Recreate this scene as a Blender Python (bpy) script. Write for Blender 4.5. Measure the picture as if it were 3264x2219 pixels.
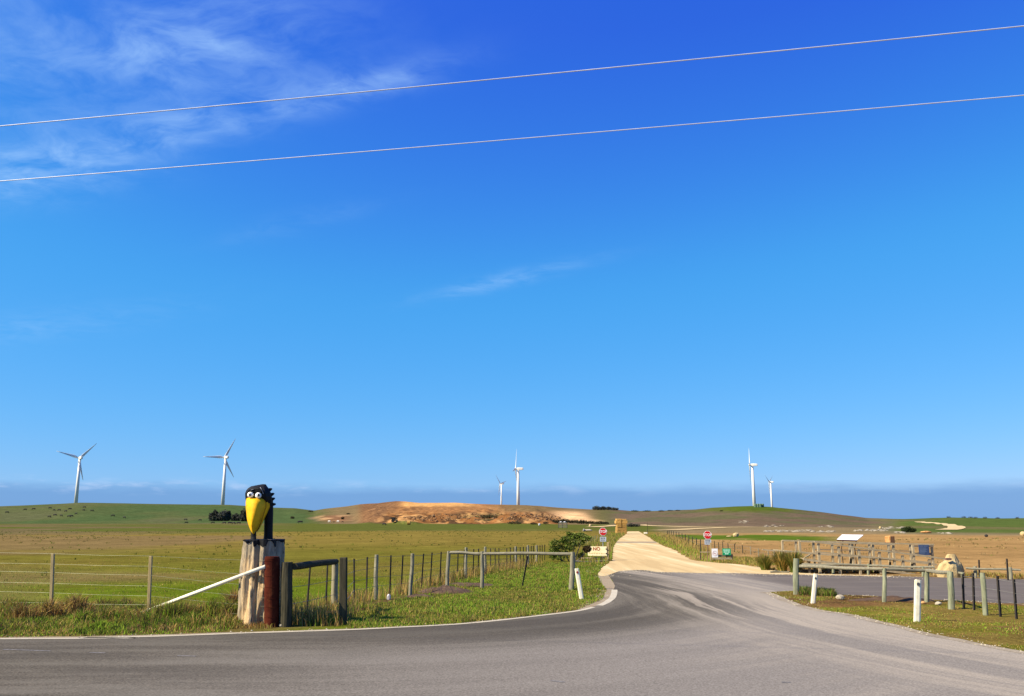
import bpy, bmesh, math, random
import numpy as np
from mathutils import Vector, Matrix

for o in list(bpy.data.objects): bpy.data.objects.remove(o)
scene = bpy.context.scene
C = scene.collection
R = math.radians
random.seed(7)
rng = np.random.default_rng(11)

# ------------------------------------------------------------------ camera
FPX, CX, CY, EYE = 2820.0, 1632.0, 1109.5, 2.33      # focal length in photo pixels, centre, eye height
PITCH = math.atan((1658 - CY) / FPX)
CP, SP = math.cos(PITCH), math.sin(PITCH)
cam_d = bpy.data.cameras.new('camera'); cam = bpy.data.objects.new('camera', cam_d); C.objects.link(cam)
cam.location = (0, 0, EYE); cam.rotation_euler = (math.pi / 2 + PITCH, 0, 0)
cam_d.sensor_width = 36; cam_d.lens = 36 * FPX / 3264
cam_d.clip_start = .1; cam_d.clip_end = 20000
scene.camera = cam
scene.render.resolution_x, scene.render.resolution_y = 1024, 696

# ------------------------------------------------------------------ light
SUN_EL, SUN_AZ = R(41), R(249)                       # azimuth clockwise from +Y
sd = Vector((math.sin(SUN_AZ) * math.cos(SUN_EL), math.cos(SUN_AZ) * math.cos(SUN_EL), math.sin(SUN_EL)))
sl = bpy.data.lights.new('sun', 'SUN'); sl.energy = 5.0; sl.angle = R(.53); sl.color = (1, .88, .68)
so = bpy.data.objects.new('sun', sl); C.objects.link(so)
so.rotation_euler = sd.to_track_quat('Z', 'Y').to_euler(); so.location = (0, 0, 60)
scene.view_settings.view_transform = 'Standard'; scene.view_settings.look = 'None'
scene.view_settings.exposure = 0.95; scene.view_settings.gamma = 1
scene.view_settings.use_curve_mapping = False

# ------------------------------------------------------------------ node helper
class NG:
    def __init__(s, tree): s.t = tree
    def n(s, typ, props=None, **inp):
        nd = s.t.nodes.new(typ)
        for k, v in (props or {}).items(): setattr(nd, k, v)
        for k, v in inp.items():
            key = int(k[1:]) if k[0] == 'i' and k[1:].isdigit() else k.replace('_', ' ')
            s.set(nd.inputs[key], v)
        return nd
    def set(s, sock, v):
        if isinstance(v, bpy.types.NodeSocket): s.t.links.new(v, sock)
        else: sock.default_value = v
    def m(s, op, a, b=0.0, c=0.0, clamp=False):
        nd = s.t.nodes.new('ShaderNodeMath'); nd.operation = op; nd.use_clamp = clamp
        for i, v in enumerate((a, b, c)):
            if len(nd.inputs) > i: s.set(nd.inputs[i], v)
        return nd.outputs[0]
    def ss(s, lo, hi, x):
        nd = s.t.nodes.new('ShaderNodeMapRange'); nd.interpolation_type = 'SMOOTHSTEP'
        s.set(nd.inputs[0], x); s.set(nd.inputs[1], lo); s.set(nd.inputs[2], hi); nd.inputs[3].default_value = 0; nd.inputs[4].default_value = 1
        return nd.outputs[0]
    def rng(s, x, a, b, c, d, clamp=True):
        nd = s.t.nodes.new('ShaderNodeMapRange'); nd.clamp = clamp
        s.set(nd.inputs[0], x)
        for i, v in enumerate((a, b, c, d)): nd.inputs[i + 1].default_value = v
        return nd.outputs[0]
    def noise(s, vec, scale, detail=4, rough=.55, dist=0):
        nd = s.n('ShaderNodeTexNoise', None, Vector=vec, Scale=scale, Detail=detail, Roughness=rough, Distortion=dist)
        return nd.outputs['Fac']
    def mix(s, f, a, b, blend='MIX'):
        nd = s.t.nodes.new('ShaderNodeMix'); nd.data_type = 'RGBA'; nd.blend_type = blend
        s.set(nd.inputs[0], f)
        for i, v in ((6, a), (7, b)):
            if isinstance(v, tuple) and len(v) == 3: v = v + (1,)
            s.set(nd.inputs[i], v)
        return nd.outputs[2]
    def vec(s, x, y, z):
        nd = s.t.nodes.new('ShaderNodeCombineXYZ'); s.set(nd.inputs[0], x); s.set(nd.inputs[1], y); s.set(nd.inputs[2], z)
        return nd.outputs[0]
    def sep(s, v):
        nd = s.t.nodes.new('ShaderNodeSeparateXYZ'); s.set(nd.inputs[0], v); return nd.outputs
    def vmul(s, v, k):
        nd = s.t.nodes.new('ShaderNodeVectorMath'); nd.operation = 'MULTIPLY'; s.set(nd.inputs[0], v); s.set(nd.inputs[1], k)
        return nd.outputs[0]
    def vadd(s, v, k):
        nd = s.t.nodes.new('ShaderNodeVectorMath'); nd.operation = 'ADD'; s.set(nd.inputs[0], v); s.set(nd.inputs[1], k)
        return nd.outputs[0]

# ------------------------------------------------------------------ sky
world = bpy.data.worlds.new('World'); scene.world = world; world.use_nodes = True
wt = world.node_tree; wt.nodes.clear(); g = NG(wt)
sky = g.n('ShaderNodeTexSky', {'sky_type': 'NISHITA', 'sun_disc': False, 'sun_elevation': SUN_EL, 'sun_rotation': SUN_AZ,
                               'altitude': 0, 'air_density': 1.0, 'dust_density': .3, 'ozone_density': 2.0})
s1 = g.vmul(sky.outputs[0], (.06, .06, .06))
# the photo's sky is a deep saturated blue: each channel of the physical sky is graded on its own curve
kr, kg, kb = g.sep(s1)
kg2 = g.m('MAXIMUM', g.m('MULTIPLY', kg, 1.36), g.m('ADD', .136, g.m('MULTIPLY', g.m('SUBTRACT', kg, .1), 3.0)))
kg2 = g.m('SMOOTH_MIN', kg2, g.m('ADD', .36, g.m('MULTIPLY', g.m('SUBTRACT', kg, .171), .95)), .06)
deep = g.vec(g.m('MULTIPLY', g.m('POWER', kr, 1.33), 11.2), g.m('MULTIPLY', kg2, 9.3), g.m('MULTIPLY', g.m('POWER', kb, .35), 12.6))
tc = g.n('ShaderNodeTexCoord')
dx, dy, dz = g.sep(tc.outputs['Generated'])
zc = g.m('MAXIMUM', dz, .03)
pxx = g.m('DIVIDE', dx, zc); pyy = g.m('DIVIDE', dy, zc)
pv = g.vec(pxx, pyy, 0)
def gauss(cx, cy, sx, sy, ang, amp):
    ca, sa = math.cos(ang), math.sin(ang)
    ux = g.m('SUBTRACT', pxx, cx); uy = g.m('SUBTRACT', pyy, cy)
    a = g.m('DIVIDE', g.m('ADD', g.m('MULTIPLY', ux, ca), g.m('MULTIPLY', uy, sa)), sx)
    b = g.m('DIVIDE', g.m('SUBTRACT', g.m('MULTIPLY', uy, ca), g.m('MULTIPLY', ux, sa)), sy)
    r2 = g.m('ADD', g.m('MULTIPLY', a, a), g.m('MULTIPLY', b, b))
    return g.m('MULTIPLY', g.m('POWER', 2.718, g.m('MULTIPLY', r2, -1)), amp)
masks = [gauss(-.66, 1.74, .30, .15, -.5, 1.0), gauss(-.36, 1.93, .22, .055, -.5, 1.1), gauss(-.80, 2.12, .45, .10, -.5, .8),
         gauss(-1.38, 2.42, .42, .17, -.53, 1.2), gauss(-.06, 3.66, .42, .09, -.74, .75), gauss(-1.10, 1.75, .50, .30, -.4, .6), gauss(-2.6, 4.6, 1.0, .25, -.5, .35), gauss(-.75, 2.9, .35, .08, -.6, .22)]
mk = masks[0]
for q in masks[1:]: mk = g.m('ADD', mk, q)
behind = g.m('MULTIPLY', g.ss(.3, -.6, pyy), .9)
mk = g.m('ADD', mk, g.m('MULTIPLY', behind, g.ss(.5, .7, g.noise(pv, .6, 2))))
warp = g.n('ShaderNodeTexNoise', None, Vector=pv, Scale=2.2, Detail=3.0)
wv = g.vadd(pv, g.vmul(g.vadd(warp.outputs['Color'], (-.5, -.5, -.5)), (.35, .35, 0)))
wx, wy, wz = g.sep(wv); ca_, sa_ = math.cos(-.5), math.sin(-.5)
fv = g.vec(g.m('MULTIPLY', g.m('ADD', g.m('MULTIPLY', wx, ca_), g.m('MULTIPLY', wy, sa_)), 1.7), g.m('MULTIPLY', g.m('SUBTRACT', g.m('MULTIPLY', wy, ca_), g.m('MULTIPLY', wx, sa_)), 3.6), 0)
fib = g.noise(fv, 2.2, 6, .62)
puf = g.noise(wv, 7.0, 4, .6)
cl = g.m('ADD', g.m('MULTIPLY', fib, .55), g.m('MULTIPLY', puf, .45))
cl = g.ss(.32, .74, cl)
alpha = g.m('MULTIPLY', g.m('MULTIPLY', mk, cl), .54, clamp=True)
alpha = g.m('MINIMUM', alpha, .55)
skyc = g.mix(alpha, deep, (3.9, 6.3, 9.8))
# far bank of cloud low above the horizon, all the way round
azv = g.vec(g.m('MULTIPLY', dx, 9), g.m('MULTIPLY', dy, 9), g.m('MULTIPLY', dz, 60))
bn = g.noise(azv, 1.0, 4, .6)
edge = g.m('ADD', .0335, g.m('MULTIPLY', g.m('SUBTRACT', bn, .5), .016))
bank = g.m('MULTIPLY', g.m('SUBTRACT', 1, g.ss(-.008, .008, g.m('SUBTRACT', dz, edge))), .8)
skyc = g.mix(bank, skyc, (1.55, 3.3, 6.4))
pn = g.noise(g.vec(g.m('MULTIPLY', dx, 16), g.m('MULTIPLY', dy, 16), g.m('MULTIPLY', dz, 75)), 1.3, 6, .6)
pm = g.m('MULTIPLY', g.ss(.012, .0, g.m('ABSOLUTE', g.m('SUBTRACT', dz, .034))), g.ss(.47, .72, pn))
pm = g.m('MULTIPLY', pm, g.rng(dx, -.5, .25, .62, .12))
skyc = g.mix(pm, skyc, (5.2, 6.6, 9.2))
bg = g.n('ShaderNodeBackground', None, Color=skyc, Strength=.0565)
wo = g.n('ShaderNodeOutputWorld'); wt.links.new(bg.outputs[0], wo.inputs[0])

# ------------------------------------------------------------------ photo pixel -> place
def ray(px, py):
    u = (px - CX) / FPX; v = (CY - py) / FPX
    return Vector((u, CP - v * SP, SP + v * CP))
def gp(px, py, z=0.0):
    d = ray(px, py); t = (z - EYE) / d.z
    return Vector((d.x * t, d.y * t, z))
def py_(px, py, Y):                       # the point of that sight line at world distance Y
    d = ray(px, py); t = Y / d.y
    return Vector((d.x * t, Y, EYE + d.z * t))
def proj(x, y, z):
    zc = y * CP + (z - EYE) * SP; up = -y * SP + (z - EYE) * CP
    return CX + FPX * x / zc, CY - FPX * up / zc

# ------------------------------------------------------------------ smooth value noise for numpy
def _h(i, j, s):
    v = np.sin(i * 127.1 + j * 311.7 + s * 74.7) * 43758.5453
    return v - np.floor(v)
def vn(x, y, s=0):
    x = np.asarray(x, float); y = np.asarray(y, float)
    i = np.floor(x); j = np.floor(y); a = x - i; b = y - j
    a = a * a * (3 - 2 * a); b = b * b * (3 - 2 * b)
    return (_h(i, j, s) * (1 - a) + _h(i + 1, j, s) * a) * (1 - b) + (_h(i, j + 1, s) * (1 - a) + _h(i + 1, j + 1, s) * a) * b
def fbm(x, y, s=0, o=4):
    r = 0; a = .5; t = 0
    for k in range(o):
        r = r + a * vn(np.asarray(x) * 2 ** k + k * 17.3, np.asarray(y) * 2 ** k - k * 9.1, s + k); t += a; a *= .5
    return r / t
def sst(a, b, x):
    t = np.clip((np.asarray(x, float) - a) / (b - a), 0, 1); return t * t * (3 - 2 * t)

# ------------------------------------------------------------------ terrain
SKX = [-3000, -900, 0, 246, 400, 550, 728, 871, 939, 1000, 1035, 1106, 1148, 1205, 1261, 1292, 1339, 1468, 1520, 1597, 1674, 1778, 1881, 1974, 2010, 2082, 2163, 2217, 2272, 2326, 2397, 2457, 2544, 2625, 2707, 2761, 2816, 2881, 2925, 2979, 3033, 3088, 3196, 3264, 3700, 6000]
SKY = [1630, 1622, 1615, 1603, 1605, 1608, 1610, 1619, 1621, 1628, 1622, 1614, 1609, 1607, 1601, 1602, 1606, 1607, 1610, 1612, 1613, 1619, 1625, 1627, 1630, 1630, 1627, 1625, 1619, 1616, 1614, 1617, 1625, 1634, 1645, 1652, 1654, 1655, 1654, 1652, 1650, 1651, 1653, 1652, 1645, 1640]
RX = [-3000, 0, 900, 1050, 1300, 1900, 2100, 2400, 2700, 2880, 3100, 3400, 6000]
RR = [1000, 1000, 980, 930, 850, 850, 880, 780, 820, 950, 1050, 1050, 1000]
FX_ = [-3000, 0, 900, 1050, 1300, 1900, 2050, 2400, 2700, 2880, 3264, 6000]
FF = [620, 620, 600, 560, 520, 480, 400, 330, 300, 280, 260, 300]
QX = [0, .02, .10, .18, .62, .70, .76, .84, 1.0]; QZ = [0, .04, .30, .46, .70, .74, .94, .985, 1.0]
def terr_parts(x, y):
    x = np.asarray(x, float); y = np.asarray(y, float)
    r = np.hypot(x, y); az = np.clip(np.arctan2(x, y), -1.05, 1.05)
    px = CX + FPX * np.tan(az) / CP
    sy = np.interp(px, SKX, SKY)
    u = (px - CX) / FPX; v = (CY - sy) / FPX
    te = (SP + v * CP) / np.hypot(u, CP - v * SP)
    Rr = np.interp(px, RX, RR); Fo = np.interp(px, FX_, FF)
    return r, px, te, Rr, Fo
def terr(x, y):
    x = np.asarray(x, float); y = np.asarray(y, float)
    r, px, te, Rr, Fo = terr_parts(x, y)
    zR = np.maximum(EYE + Rr * te, .5)
    s = np.clip((r - Fo) / (Rr - Fo), 0, 1)
    prof = s * s * (3 - 2 * s)
    q = sst(1120, 1200, px) * (1 - sst(1700, 1800, px))
    qs = np.clip(s + (fbm(x / 30, y / 30, 5, 3) - .5) * .10 * (s > 0), 0, 1)
    prof = prof * (1 - q) + np.interp(qs, QX, QZ) * q
    z = zR * prof
    act = sst(0, .06, s)
    z = z + act * (fbm(x / 45, y / 45, 1, 4) - .5) * 1.8 * (1 - .75 * sst(.8, 1, s))
    z = z + act * q * (fbm(x / 8, y / 8, 3, 4) - .5) * 5.0 * (1 - sst(.35, .6, s))
    z = z + sst(190, 300, r) * (1 - act) * (fbm(x / 90, y / 90, 8, 2) - .5) * .5
    back = sst(1.25, 1.75, np.abs(np.arctan2(x, y)))
    z = z * (1 - back)
    z = z * (1 - sst(3500, 6500, r))
    return z
def tz(x, y): return float(terr(x, y))
def hp(px, py):                                   # where a sight line meets the terrain
    d = ray(px, py); n = math.hypot(d.x, d.y)
    rs = np.concatenate([np.arange(12, 200, .5), np.arange(200, 2500, 1.0)])
    xs = d.x / n * rs; ys = d.y / n * rs; zs = EYE + d.z / n * rs
    k = np.nonzero(terr(xs, ys) >= zs)[0]
    i = k[0] if len(k) else len(rs) - 1
    return Vector((xs[i], ys[i], tz(xs[i], ys[i])))

# ------------------------------------------------------------------ mesh helpers
MATS = {}
def link(o, parent=None):
    C.objects.link(o)
    if parent is not None: o.parent = parent
    return o
def tag(o, label=None, cat=None, group=None, kind=None):
    if label: o['label'] = label
    if cat: o['category'] = cat
    if group: o['group'] = group
    if kind: o['kind'] = kind
    return o
def thing(name, label, cat, loc, group=None):
    o = bpy.data.objects.new(name, None); o.location = loc; o.empty_display_size = .2
    link(o); return tag(o, label, cat, group)
def frame(d):
    d = Vector(d).normalized()
    a = Vector((0, 0, 1)) if abs(d.z) < .9 else Vector((1, 0, 0))
    u = d.cross(a).normalized(); return d, u, d.cross(u).normalized()
class MB:
    def __init__(s): s.v = []; s.f = []
    def add(s, v, f):
        b = len(s.v); s.v += [Vector(q) for q in v]; s.f += [tuple(i + b for i in q) for q in f]; return s
    def loft(s, rings, cap=True):
        n = len(rings[0]); b = len(s.v)
        for r in rings: s.v += [Vector(q) for q in r]
        for k in range(len(rings) - 1):
            for i in range(n):
                j = (i + 1) % n
                s.f.append((b + k * n + i, b + k * n + j, b + (k + 1) * n + j, b + (k + 1) * n + i))
        if cap:
            s.f.append(tuple(b + i for i in range(n))[::-1]); s.f.append(tuple(b + (len(rings) - 1) * n + i for i in range(n)))
        return s
    def bar(s, p0, p1, r0, r1=None, n=8):
        r1 = r0 if r1 is None else r1
        p0 = Vector(p0); p1 = Vector(p1); d, u, w = frame(p1 - p0)
        rg = [[p + (u * math.cos(2 * math.pi * i / n) + w * math.sin(2 * math.pi * i / n)) * r for i in range(n)] for p, r in ((p0, r0), (p1, r1))]
        return s.loft(rg)
    def log(s, p0, p1, r0, r1=None, n=12, seg=9, amp=.07, bend=.02, seed=0):
        r1 = r0 if r1 is None else r1
        rd = random.Random(seed); p0 = Vector(p0); p1 = Vector(p1); d, u, w = frame(p1 - p0); L = (p1 - p0).length
        ph = [rd.uniform(0, 6.28) for _ in range(6)]; rings = []
        for k in range(seg + 1):
            t = k / seg; c = p0.lerp(p1, t) + (u * math.sin(t * 5 + ph[0]) + w * math.sin(t * 4 + ph[1])) * bend * min(1, L) * math.sin(math.pi * t)
            r = r0 + (r1 - r0) * t
            if k in (0, seg): r *= .93
            rings.append([c + (u * math.cos(a) + w * math.sin(a)) * r * (1 + amp * (.5 * math.sin(3 * a + ph[2] + t * 2) + .5 * math.sin(5 * a + ph[3] - t * 3) + .4 * math.sin(t * 9 + ph[4])))
                          for a in [2 * math.pi * i / n for i in range(n)]])
        return s.loft(rings)
    def beam(s, p0, p1, w, h, up=(0, 0, 1)):
        p0 = Vector(p0); p1 = Vector(p1); d = (p1 - p0).normalized(); up = Vector(up)
        if abs(d.dot(up)) > .95: up = Vector((0, 1, 0))
        x = d.cross(up).normalized(); y = x.cross(d).normalized()
        return s.loft([[p + x * a * w / 2 + y * b * h / 2 for a, b in ((-1, -1), (1, -1), (1, 1), (-1, 1))] for p in (p0, p1)])
    def box(s, c, sz, rz=0):
        c = Vector(c); ca, sa = math.cos(rz), math.sin(rz); r = []
        for z in (-1, 1):
            r.append([c + Vector((ca * a * sz[0] / 2 - sa * b * sz[1] / 2, sa * a * sz[0] / 2 + ca * b * sz[1] / 2, z * sz[2] / 2)) for a, b in ((-1, -1), (1, -1), (1, 1), (-1, 1))])
        return s.loft(r)
    def ball(s, c, r, n=12, m=8):
        c = Vector(c); r = r if hasattr(r, '__len__') else (r, r, r)
        rings = [[c + Vector((math.sin(math.pi * k / m) * math.cos(2 * math.pi * i / n) * r[0], math.sin(math.pi * k / m) * math.sin(2 * math.pi * i / n) * r[1], -math.cos(math.pi * k / m) * r[2])) for i in range(n)] for k in range(1, m)]
        b = len(s.v); s.loft(rings, False)
        k = len(s.v); s.v += [c - Vector((0, 0, r[2])), c + Vector((0, 0, r[2]))]
        for i in range(n):
            j = (i + 1) % n; s.f.append((k, b + j, b + i)); e = b + (m - 2) * n; s.f.append((k + 1, e + i, e + j))
        return s
    def build(s, name, mat, parent=None, origin=None, smooth=False, bevel=0):
        if origin is None: origin = parent.matrix_basis.translation.copy() if parent is not None else Vector((0, 0, 0))
        if parent is not None and parent.parent is not None: origin = parent.parent.matrix_basis.translation + parent.matrix_basis.translation
        origin = Vector(origin)
        me = bpy.data.meshes.new(name); me.from_pydata([tuple(q - origin) for q in s.v], [], s.f)
        bm = bmesh.new(); bm.from_mesh(me); bmesh.ops.recalc_face_normals(bm, faces=bm.faces)
        if bevel: bmesh.ops.bevel(bm, geom=list(bm.edges), offset=bevel, segments=1, affect='EDGES', clamp_overlap=True)
        bm.to_mesh(me); bm.free()
        me.materials.append(MATS[mat])
        if smooth: me.polygons.foreach_set('use_smooth', [True] * len(me.polygons))
        o = bpy.data.objects.new(name, me); link(o, parent)
        if parent is None: o.location = origin
        return o
def np_mesh(name, V, faces_flat, starts, mat, cols=None, parent=None, smooth=False):
    me = bpy.data.meshes.new(name)
    me.vertices.add(len(V)); me.vertices.foreach_set('co', np.asarray(V, np.float32).ravel())
    me.loops.add(len(faces_flat)); me.loops.foreach_set('vertex_index', np.asarray(faces_flat, np.int32))
    me.polygons.add(len(starts)); me.polygons.foreach_set('loop_start', np.asarray(starts, np.int32))
    me.update(calc_edges=True); me.validate()
    if smooth: me.polygons.foreach_set('use_smooth', np.ones(len(me.polygons), bool))
    if cols is not None:
        at = me.color_attributes.new('Col', 'FLOAT_COLOR', 'POINT')
        c4 = np.ones((len(V), 4), np.float32); c4[:, :3] = cols; at.data.foreach_set('color', c4.ravel())
    me.materials.append(MATS[mat])
    o = bpy.data.objects.new(name, me); link(o, parent); return o
def rock(c, size, seed, mat, name='rock', label=None, cat='rock', sub=2, sink=.3, parent=None, group=None, facet=.25):
    bm = bmesh.new(); bmesh.ops.create_icosphere(bm, subdivisions=sub, radius=1)
    rd = random.Random(seed); pl = [(Vector((rd.gauss(0, 1), rd.gauss(0, 1), rd.gauss(0, 1))).normalized(), rd.uniform(.62, .95)) for _ in range(9)]
    ox, oy = rd.uniform(0, 50), rd.uniform(0, 50)
    for v in bm.verts:
        p = v.co.copy()
        for nn, dd in pl:
            k = p.dot(nn)
            if k > dd: p -= nn * (k - dd)
        p *= 1 + facet * (float(fbm(p.x * 2 + ox, p.y * 2 + p.z * 1.7 + oy, seed, 3)) - .5)
        v.co = Vector((p.x * size[0], p.y * size[1], p.z * size[2] + size[2] * (1 - sink)))
    me = bpy.data.meshes.new(name); bm.to_mesh(me); bm.free(); me.materials.append(MATS[mat])
    o = bpy.data.objects.new(name, me); link(o, parent); o.location = c
    if label: tag(o, label, cat, group)
    return o

def rockp(px, py, s_px, *a, **k):
    p = hp(px, py); q = p.length / FPX; return rock(p, tuple(v * q for v in s_px), *a, **k)
# ------------------------------------------------------------------ materials
def new_mat(name):
    m = bpy.data.materials.new(name); m.use_nodes = True; m.node_tree.nodes.clear(); MATS[name] = m
    return m, NG(m.node_tree)
def finish(g, col, rough=.8, bump=None, bstr=.3, bdist=.02, metal=0, spec=.3, coat=0):
    kw = {}
    b = g.n('ShaderNodeBsdfPrincipled', None, Roughness=rough, Metallic=metal)
    b.inputs['Specular IOR Level'].default_value = spec
    if coat: b.inputs['Coat Weight'].default_value = coat
    if isinstance(col, tuple) and len(col) == 3: col = col + (1,)
    g.set(b.inputs['Base Color'], col)
    if bump is not None:
        bn = g.n('ShaderNodeBump', None, Height=bump, Strength=bstr, Distance=bdist); g.t.links.new(bn.outputs[0], b.inputs['Normal'])
    o = g.n('ShaderNodeOutputMaterial'); g.t.links.new(b.outputs[0], o.inputs[0]); return b
def objvec(g, stretch=(1, 1, 1)):
    tc = g.n('ShaderNodeTexCoord'); oi = g.n('ShaderNodeObjectInfo')
    off = g.m('MULTIPLY', oi.outputs['Random'], 37.0)
    return g.vmul(g.vadd(tc.outputs['Object'], g.vec(off, off, off)), stretch)
def mottled(name, c1, c2, scale=3, rough=.8, bump=.3, stretch=(1, 1, 1), lo=.3, hi=.7, detail=6, metal=0, spec=.3, c3=None, s3=1.0, a3=.5, bdist=.01):
    m, g = new_mat(name); v = objvec(g, stretch)
    f = g.rng(g.noise(v, scale, detail, .62), lo, hi, 0, 1)
    col = g.mix(f, c1, c2)
    if c3: col = g.mix(g.m('MULTIPLY', g.ss(.52, .68, g.noise(v, s3, 5, .65)), a3), col, c3)
    finish(g, col, rough, g.noise(v, scale * 2.5, 5, .65) if bump else None, bump, bdist, metal, spec)
mottled('pine', (0.270, 0.198, 0.086), (0.465, 0.345, 0.158), 5, .8, .5, (6, 6, .6), c3=(0.225, 0.198, 0.132), s3=2)
mottled('log_grey', (0.144, 0.134, 0.089), (0.288, 0.261, 0.171), 4, .85, .6, (5, 5, .7), c3=(0.101, 0.085, 0.051), s3=3, a3=.6)
mottled('log_green', (0.137, 0.148, 0.089), (0.288, 0.296, 0.184), 4, .85, .6, (5, 5, .7), c3=(0.115, 0.092, 0.051), s3=3, a3=.6)
mottled('rail_log', (0.137, 0.127, 0.089), (0.266, 0.240, 0.158), 4, .85, .6, (.7, 5, 5), c3=(0.094, 0.078, 0.051), s3=2.5, a3=.6)
mottled('old_post', (.026, .025, .016), (.080, .070, .044), 4, .95, .6, (6, 6, .6), c3=(.11, .095, .05), s3=2.5, a3=.4, spec=.05)
mottled('old_post_pale', (0.165, 0.147, 0.092), (0.315, 0.279, 0.172), 4, .85, .6, (6, 6, .6), c3=(0.105, 0.096, 0.059), s3=2.5, a3=.5)
mottled('steel_dark', (.018, .017, .016), (.055, .042, .032), 9, .7, .2, metal=.3)
mottled('wire', (.13, .14, .09), (.24, .25, .18), 3, .5, 0, metal=.4)
mottled('wire_dark', (.12, .12, .11), (.26, .25, .22), 3, .55, 0, metal=.4)
mottled('rust_red', (.040, .008, .005), (.090, .020, .010), 4, .95, .4, c3=(.15, .045, .016), s3=6, a3=.5, spec=.05)
mottled('white_paint', (.80, .72, .50), (.90, .84, .64), 6, .6, .1, c3=(.55, .46, .28), s3=9, a3=.3)
mottled('white_panel', (.80, .81, .80), (.88, .88, .87), 3, .45, 0)
mottled('cream_board', (.80, .68, .38), (.90, .82, .54), 3, .6, .05, c3=(.80, .50, .13), s3=2.0, a3=.6)
mottled('bird_black', (.003, .003, .0035), (.009, .009, .010), 6, .6, .5, c3=(.018, .018, .020), s3=7, a3=.4, spec=.2)
mottled('bird_yellow', (.66, .34, .006), (.80, .46, .010), 5, .65, .35, c3=(.56, .25, .006), s3=4, a3=.5, spec=.15)
mottled('mouth_red', (.14, .03, .006), (.22, .06, .01), 6, .6, .2)
mottled('eye_white', (.80, .80, .74), (.88, .88, .84), 5, .4, .1)
mottled('pupil_black', (.006, .006, .007), (.012, .012, .012), 5, .35, 0, spec=.5)
mottled('brow_grey', (.25, .25, .26), (.5, .5, .5), 12, .7, .2)
mottled('reflector_red', (.22, .012, .008), (.30, .02, .012), 5, .3, 0, spec=.6)
mottled('reflector_grey', (.055, .055, .062), (.10, .10, .11), 8, .3, 0, spec=.6)
mottled('sign_red', (.55, .004, .006), (.62, .01, .012), 4, .45, 0)
mottled('sign_white', (.74, .70, .66), (.82, .80, .76), 4, .5, 0)
mottled('sign_green', (.0, .26, .10), (.005, .34, .14), 4, .45, 0)
mottled('sign_mint', (.42, .80, .58), (.5, .85, .62), 4, .5, 0)
mottled('sign_blue', (.025, .045, .11), (.05, .085, .17), 5, .5, 0)
mottled('sign_text_blue', (.12, .17, .26), (.18, .24, .34), 5, .5, 0)
mottled('plate_grey', (.42, .47, .50), (.54, .58, .60), 5, .5, 0)
mottled('ink', (.02, .02, .025), (.05, .05, .06), 5, .6, 0)
mottled('ink_red', (.26, .03, .012), (.34, .05, .02), 5, .6, 0)
mottled('ink_faint', (.62, .46, .20), (.70, .55, .28), 5, .6, 0)
mottled('ink_pink', (.52, .30, .26), (.60, .40, .34), 5, .6, 0)
mottled('galv', (.28, .29, .29), (.42, .42, .42), 5, .5, .1, metal=.5)
mottled('brown_pipe', (.14, .07, .05), (.22, .12, .08), 5, .7, .1)
mottled('limestone', (0.360, 0.254, 0.108), (0.533, 0.409, 0.203), 2.2, .9, .8, c3=(0.274, 0.183, 0.076), s3=3, a3=.6, bdist=.05)
mottled('limestone_pale', (0.336, 0.288, 0.197), (0.476, 0.418, 0.296), 2.2, .9, .8, c3=(0.210, 0.178, 0.123), s3=3, a3=.6, bdist=.05)
mottled('orange_stone', (0.374, 0.167, 0.048), (0.503, 0.307, 0.120), 3, .9, .7, c3=(0.286, 0.093, 0.030), s3=4, a3=.6, bdist=.04)
mottled('deck_wood', (0.270, 0.211, 0.119), (0.460, 0.367, 0.221), 4, .85, .5, (1.5, 1.5, 1.5), c3=(0.200, 0.169, 0.107), s3=2, a3=.5)
mottled('deck_dark', (.12, .09, .06), (.20, .16, .11), 4, .85, .5)  # darker tone of deck timber, for bearers and a few rails
mottled('hay', (0.259, 0.134, 0.029), (0.475, 0.289, 0.076), 5, .95, .9, (1, 1, 4), c3=(0.173, 0.078, 0.019), s3=3, a3=.6, bdist=.04)
mottled('hay_top', (0.390, 0.198, 0.040), (0.600, 0.367, 0.106), 5, .95, .9, (1, 1, 3), c3=(0.270, 0.110, 0.020), s3=3, a3=.6, bdist=.04)
mottled('turbine_white', (0.629, 0.625, 0.561), (0.680, 0.666, 0.598), .2, .45, 0, spec=.4)
mottled('tank_green', (.07, .13, .08), (.11, .18, .11), 1, .6, 0)
mottled('cow_black', (.012, .011, .010), (.03, .026, .022), 2, .8, 0)
mottled('sheep_white', (.55, .53, .46), (.7, .68, .6), 4, .95, .4)
mottled('bark', (.07, .055, .04), (.16, .125, .09), 3, .9, .6, (4, 4, .8))
mottled('soil', (0.050, 0.028, 0.015), (0.110, 0.065, 0.034), 3, .95, .9, c3=(0.143, 0.092, 0.048), s3=2.2, a3=.6, bdist=.04)
mottled('tractor_body', (.05, .06, .04), (.10, .09, .05), 3, .6, 0)
mottled('cable', (.50, .52, .58), (.64, .66, .72), 3, .45, 0, metal=.2)
mottled('dull_grey', (.14, .13, .12), (.30, .28, .26), 4, .85, .4)
mottled('dirty_white', (.45, .44, .44), (.62, .6, .6), 5, .7, .3)

mottled('quarry_rock', (.14, .070, .028), (.30, .165, .066), .35, .95, .6, c3=(.06, .04, .02), s3=.2, a3=.6, bdist=.1)
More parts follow.
